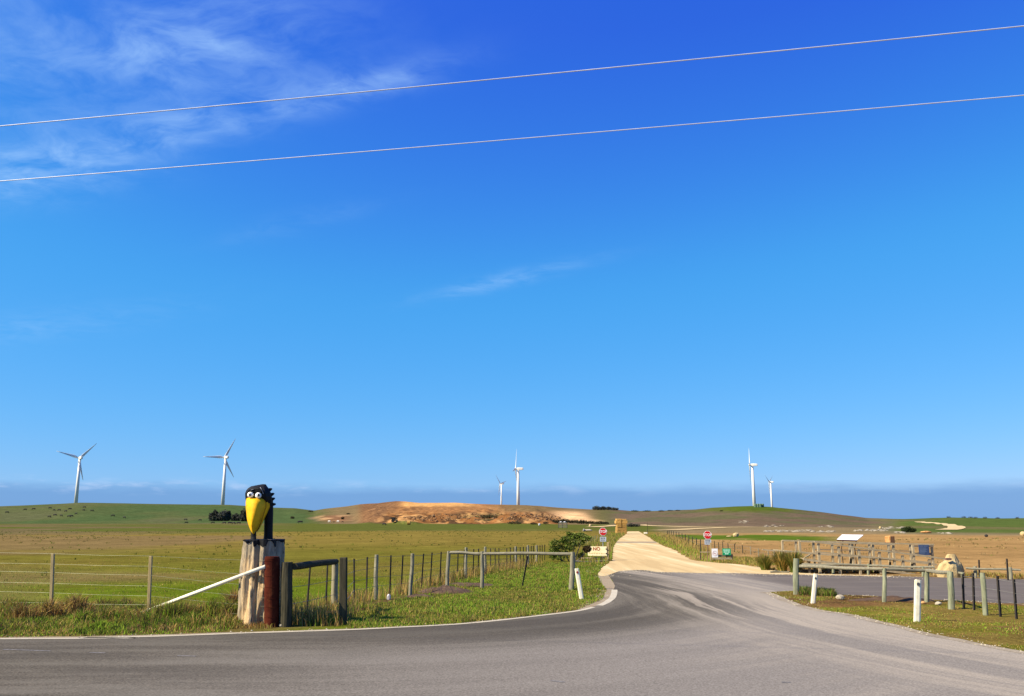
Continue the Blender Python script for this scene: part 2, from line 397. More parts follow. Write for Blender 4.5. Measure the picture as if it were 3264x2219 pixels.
# stump: bleached lower wood, greyer weathered head
m, g = new_mat('stump_wood')
tc_ = g.n('ShaderNodeTexCoord'); ov = tc_.outputs['Object']; ox, oy, oz = g.sep(ov)
v = g.vmul(ov, (7, 7, .9))
n1 = g.noise(v, 1.6, 8, .65); n2 = g.noise(ov, 3.2, 6, .6); n3 = g.noise(g.vmul(ov, (14, 14, 1.1)), 2.0, 5, .6)
pale = g.mix(g.rng(n1, .3, .7, 0, 1), (.40, .255, .115), (.74, .54, .30))
grey = g.mix(g.rng(n1, .3, .7, 0, 1), (.15, .12, .08), (.42, .35, .24))
hm = g.ss(1.0, 1.75, g.m('ADD', oz, g.m('MULTIPLY', g.m('SUBTRACT', n2, .5), 1.5)))
edge_l = g.ss(-.25, -.40, g.m('ADD', ox, g.m('MULTIPLY', g.m('SUBTRACT', n2, .5), .25)))
hm = g.m('MAXIMUM', hm, g.m('MULTIPLY', edge_l, .85))
col = g.mix(hm, pale, grey)
col = g.mix(g.m('MULTIPLY', g.ss(.58, .68, n3), .8), col, (.08, .05, .028))
col = g.mix(g.m('MULTIPLY', g.ss(.55, .72, g.noise(ov, 1.7, 5, .65)), .7), col, (.27, .225, .16))
col = g.mix(g.m('MULTIPLY', g.ss(.62, .70, g.noise(g.vmul(ov, (3, 3, 1.2)), 3.0, 4, .6)), .8), col, (.07, .045, .025))
finish(g, col, .9, g.m('ADD', n1, g.m('MULTIPLY', n3, .8)), .9, .05)

# asphalt
m, g = new_mat('asphalt')
geo = g.n('ShaderNodeNewGeometry'); P = geo.outputs['Position']; X, Y, Z = g.sep(P)
EXv, EYv, RC = 3.4, 20.4, 7.5            # verge corner that the traffic sweeps round
uu = g.m('SUBTRACT', X, EXv - RC); vv = g.m('SUBTRACT', g.m('ADD', EYv + RC, g.m('MULTIPLY', X, -.0)), Y)
s_in = g.m('SQRT', g.m('ADD', g.m('POWER', g.m('MAXIMUM', uu, 0), 2), g.m('POWER', g.m('MAXIMUM', vv, 0), 2)))
sB = g.m('ADD', s_in, g.m('MINIMUM', g.m('MAXIMUM', uu, vv), 0))
tB = g.m('ARCTAN2', vv, uu)
along = g.m('ADD', g.m('MULTIPLY', X, -.12), g.m('MULTIPLY', Y, .12))
wob = g.noise(P, .22, 3)
vB = g.vec(g.m('ADD', sB, g.m('MULTIPLY', wob, .5)), along, 0)
stB = g.noise(vB, 1.15, 4, .62); stB2 = g.noise(vB, 3.6, 2, .6)
bend = g.m('MULTIPLY', g.m('POWER', g.m('MAXIMUM', g.m('SUBTRACT', 24, Y), 0), 2), -.022)
far_b = g.m('MULTIPLY', g.m('POWER', g.m('MAXIMUM', g.m('SUBTRACT', Y, 26), 0), 2), .010)
sA = g.m('ADD', g.m('ADD', g.m('ADD', X, bend), far_b), g.m('MULTIPLY', wob, .7))
vA = g.vec(sA, g.m('MULTIPLY', Y, .045), 3.0)
stA = g.noise(vA, .85, 5, .70); stA2 = g.noise(vA, 4.6, 3, .65)
wA = g.ss(2.0, 5.5, g.m('ADD', X, g.m('MULTIPLY', g.m('SUBTRACT', Y, 22), .18)))
st = g.m('ADD', g.m('MULTIPLY', stB, g.m('SUBTRACT', 1, wA)), g.m('MULTIPLY', stA, wA))
st2 = g.m('ADD', g.m('MULTIPLY', stB2, g.m('SUBTRACT', 1, wA)), g.m('MULTIPLY', stA2, wA))
fine = g.noise(P, 30, 3, .75); mid = g.noise(P, 6, 3, .65); big = g.noise(P, .5, 3, .55)
grain = g.noise(P, 13, 2, .6)
base = g.mix(g.rng(fine, .32, .68, 0, 1), (0.0269, 0.0233, 0.0179), (0.1568, 0.1365, 0.1053))
base = g.mix(g.m('MULTIPLY', g.ss(.56, .66, grain), .5), base, (0.0370, 0.0326, 0.0254))
base = g.mix(g.m('MULTIPLY', g.ss(.42, .62, mid), .35), base, (0.1137, 0.1030, 0.0805))
base = g.mix(g.m('MULTIPLY', g.ss(.46, .62, st), .50), base, (0.1369, 0.1243, 0.0980))
base = g.mix(g.m('MULTIPLY', g.ss(.52, .38, st), .36), base, (0.0499, 0.0448, 0.0369))
base = g.mix(g.m('MULTIPLY', g.ss(.5, .7, big), .25), base, (0.0673, 0.0605, 0.0495))
lite = g.m('MULTIPLY', g.ss(-9, 4, g.m('ADD', X, g.m('MULTIPLY', g.m('SUBTRACT', st, .5), 6))), g.ss(1.5, 5.0, g.m('SUBTRACT', sB, RC)))
base = g.mix(g.m('MULTIPLY', lite, .85), base, g.mix(g.rng(fine, .32, .68, 0, 1), (0.1212, 0.1089, 0.0936), (0.2764, 0.2495, 0.2163)))
# darker worn band hugging the verge line
wornb = g.m('MULTIPLY', g.ss(3.4, 1.0, g.m('SUBTRACT', sB, RC)), g.m('SUBTRACT', 1, wA))
base = g.mix(g.m('MULTIPLY', wornb, .38), base, (0.0580, 0.0526, 0.0446))
# pale gravel dust carried out of the lane and along the right-hand edge
dl = g.m('ADD', g.m('ADD', X, g.m('MULTIPLY', bend, .6)), g.m('MULTIPLY', g.m('SUBTRACT', st, .5), 8.0))
dust = g.m('MULTIPLY', g.ss(1.4, 8.2, dl), .85)
mouth = g.m('MULTIPLY', g.ss(22, 41, g.m('ADD', Y, g.m('MULTIPLY', g.m('SUBTRACT', st, .5), 44))), g.ss(4.4, 6.0, X))
rim = g.ss(1.5, .1, g.m('ABSOLUTE', g.m('SUBTRACT', g.m('ADD', X, bend), g.m('ADD', 7.7, g.m('MULTIPLY', g.m('SUBTRACT', wob, .5), 1.4)))))
rim = g.m('MULTIPLY', rim, g.ss(40, 26, Y))
park = g.m('MULTIPLY', g.ss(9.0, 10.8, g.m('ADD', X, g.m('MULTIPLY', g.m('SUBTRACT', wob, .5), 2.0))), g.ss(23.2, 25.5, Y))
dust = g.m('MAXIMUM', dust, g.m('MULTIPLY', mouth, .85)); dust = g.m('MAXIMUM', dust, g.m('MULTIPLY', rim, .95))
dust = g.m('MULTIPLY', dust, g.m('SUBTRACT', 1, g.m('MULTIPLY', park, .92)))
dust = g.m('MULTIPLY', dust, g.m('MULTIPLY', g.rng(st2, .36, .60, .35, 1.0), g.rng(st, .42, .57, .12, 1.0)))
dust = g.m('MAXIMUM', dust, g.m('MULTIPLY', g.m('MULTIPLY', rim, .75), g.m('SUBTRACT', 1, park)))
base = g.mix(park, base, g.mix(g.rng(fine, .2, .8, 0, 1), (0.0835, 0.0717, 0.0640), (0.1334, 0.1154, 0.1009)))
pst = g.noise(g.vmul(P, (.10, 1.3, 1)), 1.2, 4, .6)
base = g.mix(g.m('MULTIPLY', g.m('MULTIPLY', park, g.ss(.50, .72, pst)), .55), base, (0.1914, 0.1658, 0.1339))
tong = g.m('MULTIPLY', g.ss(.53, .62, g.noise(vA, 1.9, 3, .6)), g.m('MULTIPLY', g.ss(4.2, 5.6, X), g.ss(44, 30, Y)))
tong = g.m('MULTIPLY', tong, g.m('MULTIPLY', g.m('SUBTRACT', 1, park), g.ss(14, 21, Y)))
dust = g.m('MAXIMUM', dust, g.m('MULTIPLY', tong, .85))
dcol = g.mix(g.rng(fine, .3, .7, 0, 1), (0.2632, 0.2258, 0.1711), (0.4088, 0.3518, 0.2726))
col = g.mix(g.m('MULTIPLY', dust, .86), base, dcol)
spk = g.ss(.73, .78, g.noise(P, 9, 2, .5))
col = g.mix(g.m('MULTIPLY', spk, .35), col, (0.3016, 0.2688, 0.2037))
finish(g, col, .95, g.m('ADD', fine, g.m('MULTIPLY', mid, .6)), .35, .008, spec=.03)

# gravel lane
m, g = new_mat('gravel')
geo = g.n('ShaderNodeNewGeometry'); P = geo.outputs['Position']
f1 = g.noise(P, 18, 5, .7); f2 = g.noise(g.vmul(P, (1.5, .05, 1)), 1.0, 4, .6); f3 = g.noise(P, .8, 5, .6)
col = g.mix(g.rng(f1, .3, .7, 0, 1), (0.4070, 0.2940, 0.1437), (0.5720, 0.4380, 0.2300))
col = g.mix(g.m('MULTIPLY', g.ss(.50, .64, f2), .65), col, (0.6380, 0.5280, 0.3105))
col = g.mix(g.m('MULTIPLY', g.ss(.48, .36, f2), .5), col, (0.3630, 0.2580, 0.1265))
col = g.mix(g.m('MULTIPLY', g.ss(.50, .72, f3), .40), col, (0.4510, 0.2940, 0.1323))
finish(g, col, .95, f1, .6, .02, spec=0)
m, g = new_mat('gravel_grey')
geo = g.n('ShaderNodeNewGeometry'); P = geo.outputs['Position']
f1 = g.noise(P, 26, 5, .75); f3 = g.noise(P, 1.4, 5, .6)
col = g.mix(g.rng(f1, .3, .7, 0, 1), (.19, .155, .105), (.37, .305, .215))
col = g.mix(g.m('MULTIPLY', g.ss(.45, .7, f3), .5), col, (.22, .15, .085))
finish(g, col, .95, f1, .8, .02, spec=0)
m, g = new_mat('gravel_fringe')
geo = g.n('ShaderNodeNewGeometry'); P = geo.outputs['Position']
f1 = g.noise(P, 24, 4, .75); f3 = g.noise(P, 1.6, 4, .6)
col = g.mix(g.rng(f1, .3, .7, 0, 1), (.20, .165, .118), (.36, .31, .235))
col = g.mix(g.m('MULTIPLY', g.ss(.45, .65, f3), .6), col, (.15, .115, .075))
finish(g, col, .95, f1, .6, .02, spec=0)
# worn road paint
m, g = new_mat('line_paint')
geo = g.n('ShaderNodeNewGeometry'); P = geo.outputs['Position']
f1 = g.noise(P, 20, 6, .7); f2 = g.noise(P, 1.5, 4, .6)
w = g.ss(.50, .66, g.m('ADD', g.m('MULTIPLY', f1, .6), g.m('MULTIPLY', f2, .4)))
finish(g, g.mix(g.m('MULTIPLY', w, .75), (.45, .40, .29), (.15, .135, .12)), .8, f1, .2, .005)
m, g = new_mat('line_paint_worn')
geo = g.n('ShaderNodeNewGeometry'); P = geo.outputs['Position']
f1 = g.noise(P, 16, 6, .7)
finish(g, g.mix(g.ss(.42, .60, f1), (.19, .178, .165), (.09, .085, .08)), .85)

# ground: colour of what grows where (vertex colours), broken up by noise
def ground_mat(name, near=True):
    m, g = new_mat(name)
    at = g.n('ShaderNodeVertexColor', {'layer_name': 'Col'})
    geo = g.n('ShaderNodeNewGeometry'); P = geo.outputs['Position']
    f1 = g.noise(P, 9, 3, .7); f2 = g.noise(P, 1.1, 4, .65); f3 = g.noise(P, .09, 4, .65)
    k = g.m('ADD', g.m('MULTIPLY', g.rng(f1, .25, .75, -.38, .38), 1), g.m('ADD', g.rng(f2, .25, .75, -.24, .24), g.m('ADD', g.rng(f3, .25, .75, -.2, .2), g.rng(g.noise(P, .3, 4, .7), .3, .7, -.22, .22))))
    sc = g.m('ADD', 1.0, k)
    col = g.mix(1.0, at.outputs[0], g.n('ShaderNodeCombineColor', None, i0=sc, i1=sc, i2=sc).outputs[0], 'MULTIPLY')
    col = g.mix(g.m('MULTIPLY', g.ss(.55, .75, g.noise(P, .45, 4, .7)), .35), col, (.125, .088, .022))
    finish(g, col, 1, g.m('ADD', f1, f2), .7, .05, spec=0)
ground_mat('ground')
# leaves and blades: colour per leaf
def leaf_mat(name, trans=.35):
    m, g = new_mat(name)
    at = g.n('ShaderNodeVertexColor', {'layer_name': 'Col'})
    d = g.n('ShaderNodeBsdfDiffuse', None, Color=at.outputs[0]); t = g.n('ShaderNodeBsdfTranslucent', None, Color=at.outputs[0])
    mx = g.n('ShaderNodeMixShader', None, Fac=trans, i1=d.outputs[0], i2=t.outputs[0])
    o = g.n('ShaderNodeOutputMaterial'); g.t.links.new(mx.outputs[0], o.inputs[0])
leaf_mat('leaf'); leaf_mat('grass', .3)
# hill rock bits
mottled('outcrop', (0.223, 0.188, 0.131), (0.384, 0.334, 0.240), 1.2, .95, .6, c3=(0.124, 0.097, 0.060), s3=2, a3=.6, bdist=.1)

# ================================================================== THE GROUND
fine_az = np.radians(np.arange(-35, 35.001, .085))
az = np.concatenate([np.radians(np.arange(-180, -35, 2.5)), fine_az, np.radians(np.arange(37.5, 180, 2.5))])
rad = np.concatenate([[.05], np.linspace(3, 11, 5), np.geomspace(12, 60, 70), np.geomspace(62, 200, 45), np.geomspace(204, 480, 50), np.linspace(485, 650, 75), np.linspace(653, 900, 85), np.linspace(906, 1150, 40), [1200, 1300, 1500, 1800, 2200, 2800, 3500, 4500, 6000, 9000, 14000]])
A_, R_ = np.meshgrid(az, rad)
GX = (R_ * np.sin(A_)).ravel(); GY = (R_ * np.cos(A_)).ravel(); GZ = terr(GX, GY)
def ground_colour(x, y, z):
    x = np.asarray(x, float); y = np.asarray(y, float); z = np.asarray(z, float)
    r, px, te, Rr, Fo = terr_parts(x, y)
    zc = np.maximum(y * CP + (z - EYE) * SP, 1); PX = CX + FPX * x / zc; PY = CY - FPX * (-y * SP + (z - EYE) * CP) / zc
    s = np.clip((r - Fo) / (Rr - Fo), 0, 1)
    def c(*v): return np.array(v)[None, :]
    def mixc(a, b, t): t = np.asarray(t)[:, None]; return a * (1 - t) + b * t
    n1 = fbm(x / 6, y / 6, 21, 4); n2 = fbm(x / 22, y / 40, 22, 4); n3 = fbm(x / 60, y / 160, 23, 3)
    lr = np.log(np.maximum(r, 1)) + (n2 - .5) * .32 + (n1 - .5) * .25
    green = c(.060, .086, .011); olive = c(.100, .092, .016); tan = c(.141, .109, .026); fgreen = c(.062, .072, .024)
    col = np.repeat(green, len(x), 0)
    col = mixc(col, olive, sst(math.log(30), math.log(62), lr))
    col = mixc(col, tan, sst(math.log(64), math.log(104), lr) * .9)
    col = mixc(col, fgreen, sst(math.log(150), math.log(205), lr + (n3 - .5) * .5))
    col = mixc(col, tan * .8, sst(.56, .72, n1) * .45 * (1 - sst(150, 170, r)))
    # right-hand paddock: dry stubble with a green strip
    rt = sst(2060, 2170, px)
    rb = np.repeat(c(.265, .168, .068), len(x), 0)
    rb = mixc(rb, c(.220, .138, .055), sst(.4, .7, n2))
    rb = mixc(rb, c(.13, .105, .035), (1 - sst(38, 48, r)) * .7)
    strip = sst(math.log(104), math.log(112), lr) * (1 - sst(math.log(140), math.log(152), lr)) * (1 - sst(2560, 2760, px))
    rb = mixc(rb, c(.052, .085, .016), strip)
    rb = mixc(rb, c(.150, .118, .064), sst(150, 175, r + (n2 - .5) * 30))
    col = mixc(col, rb, rt)
    # hills
    lh = sst(.0, .05, s) * (1 - sst(960, 1060, px))
    col = mixc(col, mixc(np.repeat(c(.042, .066, .040), len(x), 0), c(.064, .072, .046), sst(.4, .75, n3)), lh)  # left hill greens carry added blue that stands in for distance haze
    foot = np.exp(-((s - .02) / .03) ** 2) * (1 - sst(880, 960, px)) * sst(.45, .6, fbm(x / 40, y / 25, 31, 3))
    col = mixc(col, c(.13, .088, .050), foot * .9)
    # sandy quarry hill
    q = sst(980, 1080, px + (n2 - .5) * 80) * (1 - sst(1860, 1960, px)) * sst(0, .02, s)
    qc = np.repeat(c(.125, .094, .048), len(x), 0)
    inq = sst(1125, 1165, PX) * (1 - sst(1760, 1830, PX))
    low = np.repeat(c(.178, .081, .028), len(x), 0)
    nn = fbm(x / 8, y / 9, 41, 5); n5 = fbm(x / 4, y / 5, 43, 3)
    low = mixc(low, c(.34, .190, .075), sst(.50, .60, nn)); low = mixc(low, c(.060, .034, .018), sst(.52, .62, fbm(x / 5, y / 6, 44, 4)))
    low = mixc(low, c(.055, .060, .024), sst(.48, .62, nn) * np.exp(-((PX - 1570) / 90) ** 2) * np.exp(-((PY - 1648) / 10) ** 2))
    mid = np.repeat(c(.196, .096, .039), len(x), 0); mid = mixc(mid, c(.235, .123, .050), sst(.4, .65, n5))
    lm = sst(1640, 1632, PY + (nn - .5) * 12)
    qq = mixc(low, mid, lm)
    topf = sst(1617, 1612, PY + (n5 - .5) * 6) * sst(1255, 1300, PX) * (1 - sst(1490, 1530, PX))
    qq = mixc(qq, c(.42, .235, .085), topf)
    spoil = sst(1275, 1215, PX + (PY - 1630) * 1.2)
    stripe = .5 + .5 * np.sin((PX - 1150) * .62 + (PY - 1630) * 1.35 + nn * 3)
    qq = mixc(qq, mixc(np.repeat(c(.090, .048, .026), len(x), 0), c(.165, .092, .045), stripe), spoil * (1 - .4 * topf))
    qq = mixc(qq, c(.115, .088, .044), sst(1530, 1660, PX) * sst(1638, 1626, PY) * .85)
    qc = mixc(qc, qq, inq)
    left = np.exp(-((PX - 1045) / 75) ** 4) * np.exp(-((PY - 1653) / 11) ** 4)
    qc = mixc(qc, mixc(np.repeat(c(.14, .075, .040), len(x), 0), c(.36, .215, .11), sst(.45, .6, fbm(x / 14, y / 30, 45, 3))), left)
    sand = np.exp(-((PX - 1822 - (PY - 1645) * 1.2) / 55) ** 4) * np.exp(-((PY - 1645) / 15) ** 4)
    sand2 = np.exp(-((PX - 1880) / 70) ** 4) * np.exp(-((PY - 1660 - (PX - 1880) * .06) / 5) ** 4)
    qc = mixc(qc, c(.52, .335, .17), np.clip(np.maximum(sand, sand2) * (.45 + nn), 0, 1))
    col = mixc(col, qc, q)
    # brown heath hill behind the lane and the pale rocky foot of it
    mh = sst(1900, 1990, px) * (1 - sst(2740, 2900, px + (n3 - .5) * 120)) * sst(0, .04, s)
    mc = np.repeat(c(.098, .073, .050), len(x), 0); mc = mixc(mc, c(.076, .074, .040), sst(.45, .7, n2))
    crest = np.exp(-((PX - 2400) / 190) ** 2) * sst(1642, 1624, PY + (n1 - .5) * 14)
    mc = mixc(mc, c(.047, .072, .018), crest)
    col = mixc(col, mc, mh)
    rh = sst(2760, 2900, px + (n3 - .5) * 120) * sst(165, 215, r + (n2 - .5) * 40)
    col = mixc(col, mixc(np.repeat(c(.050, .074, .032), len(x), 0), c(.085, .084, .036), sst(.45, .7, n3)), rh)
    # bare soil and worn ground close by
    fx0, fy0, fx1, fy1 = -4.6, 22.0, 1.9, 50
    dl = np.abs((fx1 - fx0) * (fy0 - y) - (fx0 - x) * (fy1 - fy0)) / math.hypot(fx1 - fx0, fy1 - fy0)
    soil = np.exp(-(dl / .55) ** 2) * sst(22, 24, y) * (1 - sst(42, 50, y)) * sst(.36, .54, fbm(x / 1.2, y / 1.2, 51, 3))
    pL = gp(1400, 1885); d2 = np.hypot((x - pL.x) / 1.6, (y - pL.y) / 2.2)
    soil = np.maximum(soil, np.exp(-d2 ** 2) * .95 * sst(.3, .5, fbm(x / .8, y / .8, 52, 3)))
    pM = gp(1640, 1873); d3 = np.hypot((x - pM.x) / 2.4, (y - pM.y) / .55)
    soil = np.maximum(soil, np.exp(-d3 ** 2) * .8 * sst(.3, .55, fbm(x / .7, y / .7, 53, 3)))
    pN = gp(1640, 1912); d4 = np.hypot((x - pN.x) / 2.6, (y - pN.y) / .7)
    soil = np.maximum(soil, np.exp(-d4 ** 2) * .8 * sst(.35, .55, fbm(x / .6, y / .6, 54, 3)))
    pS = gp(840, 1990); d5 = np.hypot((x - pS.x) / 1.6, (y - pS.y) / .8)
    soil = np.maximum(soil, np.exp(-d5 ** 2) * .8)
    pB = gp(2700, 1824); d6 = np.hypot((x - pB.x) / 4.5, (y - pB.y) / 2.2)
    soil = np.maximum(soil, np.exp(-d6 ** 2) * .8)
    col = mixc(col, mixc(np.repeat(c(.065, .036, .019), len(x), 0), c(.165, .10, .05), fbm(x / .6, y / .6, 55, 3)), np.clip(soil, 0, 1))
    ll = (1 - sst(-6.5, -4.5, x)) * (1 - sst(22.5, 26, y))
    col = mixc(col, mixc(np.repeat(c(.06, .066, .016), len(x), 0), c(.11, .082, .03), sst(.35, .6, fbm(x / 1.5, y / 1.5, 56, 3))), ll * .9)
    gness = sst(.92, 1.25, col[:, 1] / col[:, 0])[:, None]      # grassy against bare
    return np.clip(col * (c(1.28, 1.26, .72) * gness + c(1.16, 1.12, 1.06) * (1 - gness)), .004, .9)
GC = ground_colour(GX, GY, GZ)
nr, na = A_.shape
ii, jj = np.meshgrid(np.arange(nr - 1), np.arange(na), indexing='ij'); j2 = (jj + 1) % na
quads = np.stack([ii * na + jj, ii * na + j2, (ii + 1) * na + j2, (ii + 1) * na + jj], -1).reshape(-1, 4)[:, ::-1]
ground = np_mesh('ground', np.stack([GX, GY, GZ], 1), quads.ravel(), np.arange(len(quads)) * 4, 'ground', GC, smooth=True)
tag(ground, kind='structure')

# ------------------------------------------------------------------ flat sheets on the ground
def smooth_path(pts, step=.2, closed=False):
    P = [Vector((p[0], p[1])) for p in pts]; out = []
    n = len(P)
    for i in range(n if closed else n - 1):
        a = P[(i - 1) % n] if closed or i > 0 else P[0]; b = P[i]; c_ = P[(i + 1) % n]; d = P[(i + 2) % n] if closed or i + 2 < n else P[-1]
        k = max(2, int((c_ - b).length / step))
        for q in range(k):
            t = q / k
            out.append(.5 * ((2 * b) + (c_ - a) * t + (2 * a - 5 * b + 4 * c_ - d) * t * t + (3 * b - a - 3 * c_ + d) * t ** 3))
    if not closed: out.append(P[-1])
    return out
def jitter(path, amp, freq, seed):
    out = []
    for p in path:
        k = min(1.0, 1.0)
        out.append(Vector((p.x + amp * (float(fbm(p.x * freq, p.y * freq, seed, 3)) - .5) * 2, p.y + amp * (float(fbm(p.x * freq + 31, p.y * freq - 9, seed + 5, 3)) - .5) * 2)))
    return out
from mathutils.geometry import tessellate_polygon
def sheet(name, path, z, mat, colour=False, kind='structure'):
    V = [(p.x, p.y, z) for p in path]
    tris = tessellate_polygon([[Vector(q) for q in V]])
    me = bpy.data.meshes.new(name); me.from_pydata(V, [], [tuple(t) for t in tris])
    bm = bmesh.new(); bm.from_mesh(me); bmesh.ops.recalc_face_normals(bm, faces=bm.faces)
    if bm.faces and sum(f.normal.z for f in bm.faces) < 0: bmesh.ops.reverse_faces(bm, faces=bm.faces)
    bm.to_mesh(me); bm.free(); me.materials.append(MATS[mat])
    o = bpy.data.objects.new(name, me); link(o)
    if kind: tag(o, kind=kind)
    return o
def ribbon(name, path, width, z, mat, zf=None, wf=None, tile=None):
    V = []; F = []; n = len(path)
    for i, p in enumerate(path):
        d = (path[min(i + 1, n - 1)] - path[max(i - 1, 0)]).normalized(); nn = Vector((-d.y, d.x)); w = width * (wf(i / (n - 1)) if wf else 1) / 2
        for k in (-1, 1):
            q = p + nn * w * k; V.append((q.x, q.y, (zf(q.x, q.y) if zf else 0) + z))
    for i in range(n - 1): F.append((2 * i, 2 * i + 2, 2 * i + 3, 2 * i + 1))
    me = bpy.data.meshes.new(name); me.from_pydata(V, [], F)
    bm = bmesh.new(); bm.from_mesh(me); bmesh.ops.recalc_face_normals(bm, faces=bm.faces)
    if sum(f.normal.z for f in bm.faces) < 0: bmesh.ops.reverse_faces(bm, faces=bm.faces)
    bm.to_mesh(me); bm.free(); me.materials.append(MATS[mat])
    o = bpy.data.objects.new(name, me); link(o); tag(o, kind='structure'); return o
def pp(lst): return [Vector((gp(*q).x, gp(*q).y)) for q in lst]

edge_px = [(0, 2038), (250, 2034.5), (500, 2030), (800, 2019), (1100, 2009.6), (1272, 2001), (1444, 1992), (1580, 1980), (1700, 1966), (1838, 1949), (1900, 1934), (1934, 1921), (1954, 1902), (1959, 1881)]
edge_w = pp(edge_px)
edge_path = smooth_path([edge_w[0] + Vector((-30, -.9))] + edge_w, .25)
e0 = edge_path[0]
# asphalt: the road, the lane mouth and the car park
asph = [Vector((-60, -14)), Vector((-60, e0.y))]
shoulder_out = jitter([p + Vector((0, .10)) for p in edge_path], .05, 1.4, 3)
asph += shoulder_out
asph += pp([(1960, 1868), (1952, 1850), (1938, 1834), (1960, 1819), (2060, 1815), (2110, 1822), (2268, 1824), (2400, 1828)])
asph += pp([(2500, 1829.5), (2660, 1833), (2846, 1837), (2995, 1841), (3264, 1848)])
asph += [Vector((70, asph[-1].y - 1.5)), Vector((70, -14))]
sheet('asphalt_road', asph, .008, 'asphalt')
# gravel shoulder outside the edge line
sh = jitter([p + Vector((-.05, .02)) for p in edge_path], .02, 1, 5)
sh_out = jitter([p + (Vector((0, .34)) if p.x < 1 else Vector((-.42, .42))) for p in edge_path], .16, .9, 9)
corner = pp([(1962, 1868), (1950, 1850), (1940, 1834)])
corner_out = jitter(pp([(1906, 1828), (1911, 1850), (1930, 1876)]), .05, 1, 4)
sheet('gravel_shoulder', sh + corner + corner_out + sh_out[::-1], .004, 'gravel_grey')
# gravel lane
lane_l = [(1937.5, 1836), (1925, 1838), (1910, 1836), (1906.5, 1828), (1920, 1810.6), (1944, 1792), (1953, 1783), (1953, 1762), (1956, 1742), (1975, 1717.7), (1992, 1705.6), (2001, 1694)]
lane_r = [(2036, 1694), (2065, 1711), (2096, 1731.5), (2144, 1752), (2182, 1773), (2209, 1786.5), (2268, 1793.4), (2354, 1800), (2406, 1807), (2450, 1817), (2560, 1828), (2660, 1832.5), (2846, 1836.5)]
low_edge = [(2846, 1838.5), (2660, 1835), (2500, 1832), (2380, 1829), (2268, 1828), (2180, 1826.5), (2096, 1825), (2061, 1818.5), (2010, 1818), (1968, 1822)]
lane = jitter(smooth_path(pp(lane_l), .35), .14, .7, 12) + jitter(smooth_path(pp(lane_r), .35), .18, .6, 13) + jitter(smooth_path(pp(low_edge), .25), .30, .7, 14)
sheet('gravel_lane', lane, .014, 'gravel')
cg = pp([(1966, 1727), (2089, 1727), (2094, 1731), (1964, 1731)])
sheet('lane_patch', cg, .020, 'gravel_grey')
# edge line in two runs with the break before the corner
brk = [i for i, p in enumerate(edge_path) if p.x > gp(1893, 1936).x][0]
ribbon('edge_line', jitter(edge_path[:brk], .012, 2, 3), .15, .013, 'line_paint')
ribbon('edge_line', jitter(edge_path[brk + 1:], .02, 2, 4), .20, .013, 'line_paint')
for a, b in (((10, 2072), (160, 2077)), ((285, 2082), (335, 2083.5)), ((565, 2092), (625, 2094)), ((1755, 2172), (1800, 2177)), ((2490, 2177), (2520, 2178))):
    p, q = pp([a, b]); ribbon('lane_mark', [p, p.lerp(q, .5), q], .07, .012, 'line_paint_worn')
# verge island between the road and the car park
isl_px = [(2448, 1889), (2485, 1901), (2541, 1922.5), (2623, 1945), (2734, 1963), (2846, 1991), (2957, 2019), (3069, 2041), (3264, 2078)]
isl_up = [(3264, 1926), (3106, 1919), (3032, 1915), (2920, 1911), (2772, 1901), (2660, 1896), (2549, 1885), (2485, 1886)]
wi = pp(isl_px); wu = pp(isl_up)
isl = jitter(smooth_path(wi + [wi[-1] + Vector((1.5, -4.0))], .2), .10, 1.1, 22) + [Vector((40, 9)), Vector((40, 21))] + jitter(smooth_path([wu[0] + Vector((6, -.6))] + wu, .2), .10, 1.1, 23)
ISL = np.array([(p.x, p.y) for p in isl])
def in_poly(P, x, y):
    x = np.asarray(x); y = np.asarray(y); ins = np.zeros(x.shape, bool); n = len(P)
    for i in range(n):
        x0, y0 = P[i]; x1, y1 = P[(i + 1) % n]
        if y0 == y1: continue
        c_ = ((y0 > y) != (y1 > y)) & (x < (x1 - x0) * (y - y0) / (y1 - y0) + x0); ins ^= c_
    return ins
def grid_sheet(name, poly, z, mat, colf, step):
    """a sheet with inner points, so that its vertex colours can vary"""
    poly = [Vector((p.x, p.y)) for p in poly]; arr = np.array([(p.x, p.y) for p in poly])
    x0, y0 = arr.min(0); x1, y1 = arr.max(0)
    gx, gy = np.meshgrid(np.arange(x0, x1, step), np.arange(y0, y1, step)); gx = gx.ravel() + rng.uniform(-.2, .2, gx.size) * step; gy = gy.ravel() + rng.uniform(-.2, .2, gy.size) * step
    ok = in_poly(arr, gx, gy)
    from mathutils.geometry import delaunay_2d_cdt
    pts = poly + [Vector((a, b)) for a, b in zip(gx[ok], gy[ok])]
    v, e, f, *_ = delaunay_2d_cdt(pts, [], [list(range(len(poly)))], 1, 1e-5)
    V = np.array([(q.x, q.y, z) for q in v]); fl = [i for t in f for i in t]
    o = np_mesh(name, V, fl, np.cumsum([0] + [len(t) for t in f])[:-1], mat, colf(V[:, 0], V[:, 1]))
    if o.data.polygons[0].normal.z < 0: o.data.flip_normals()
    return tag(o, kind='structure')
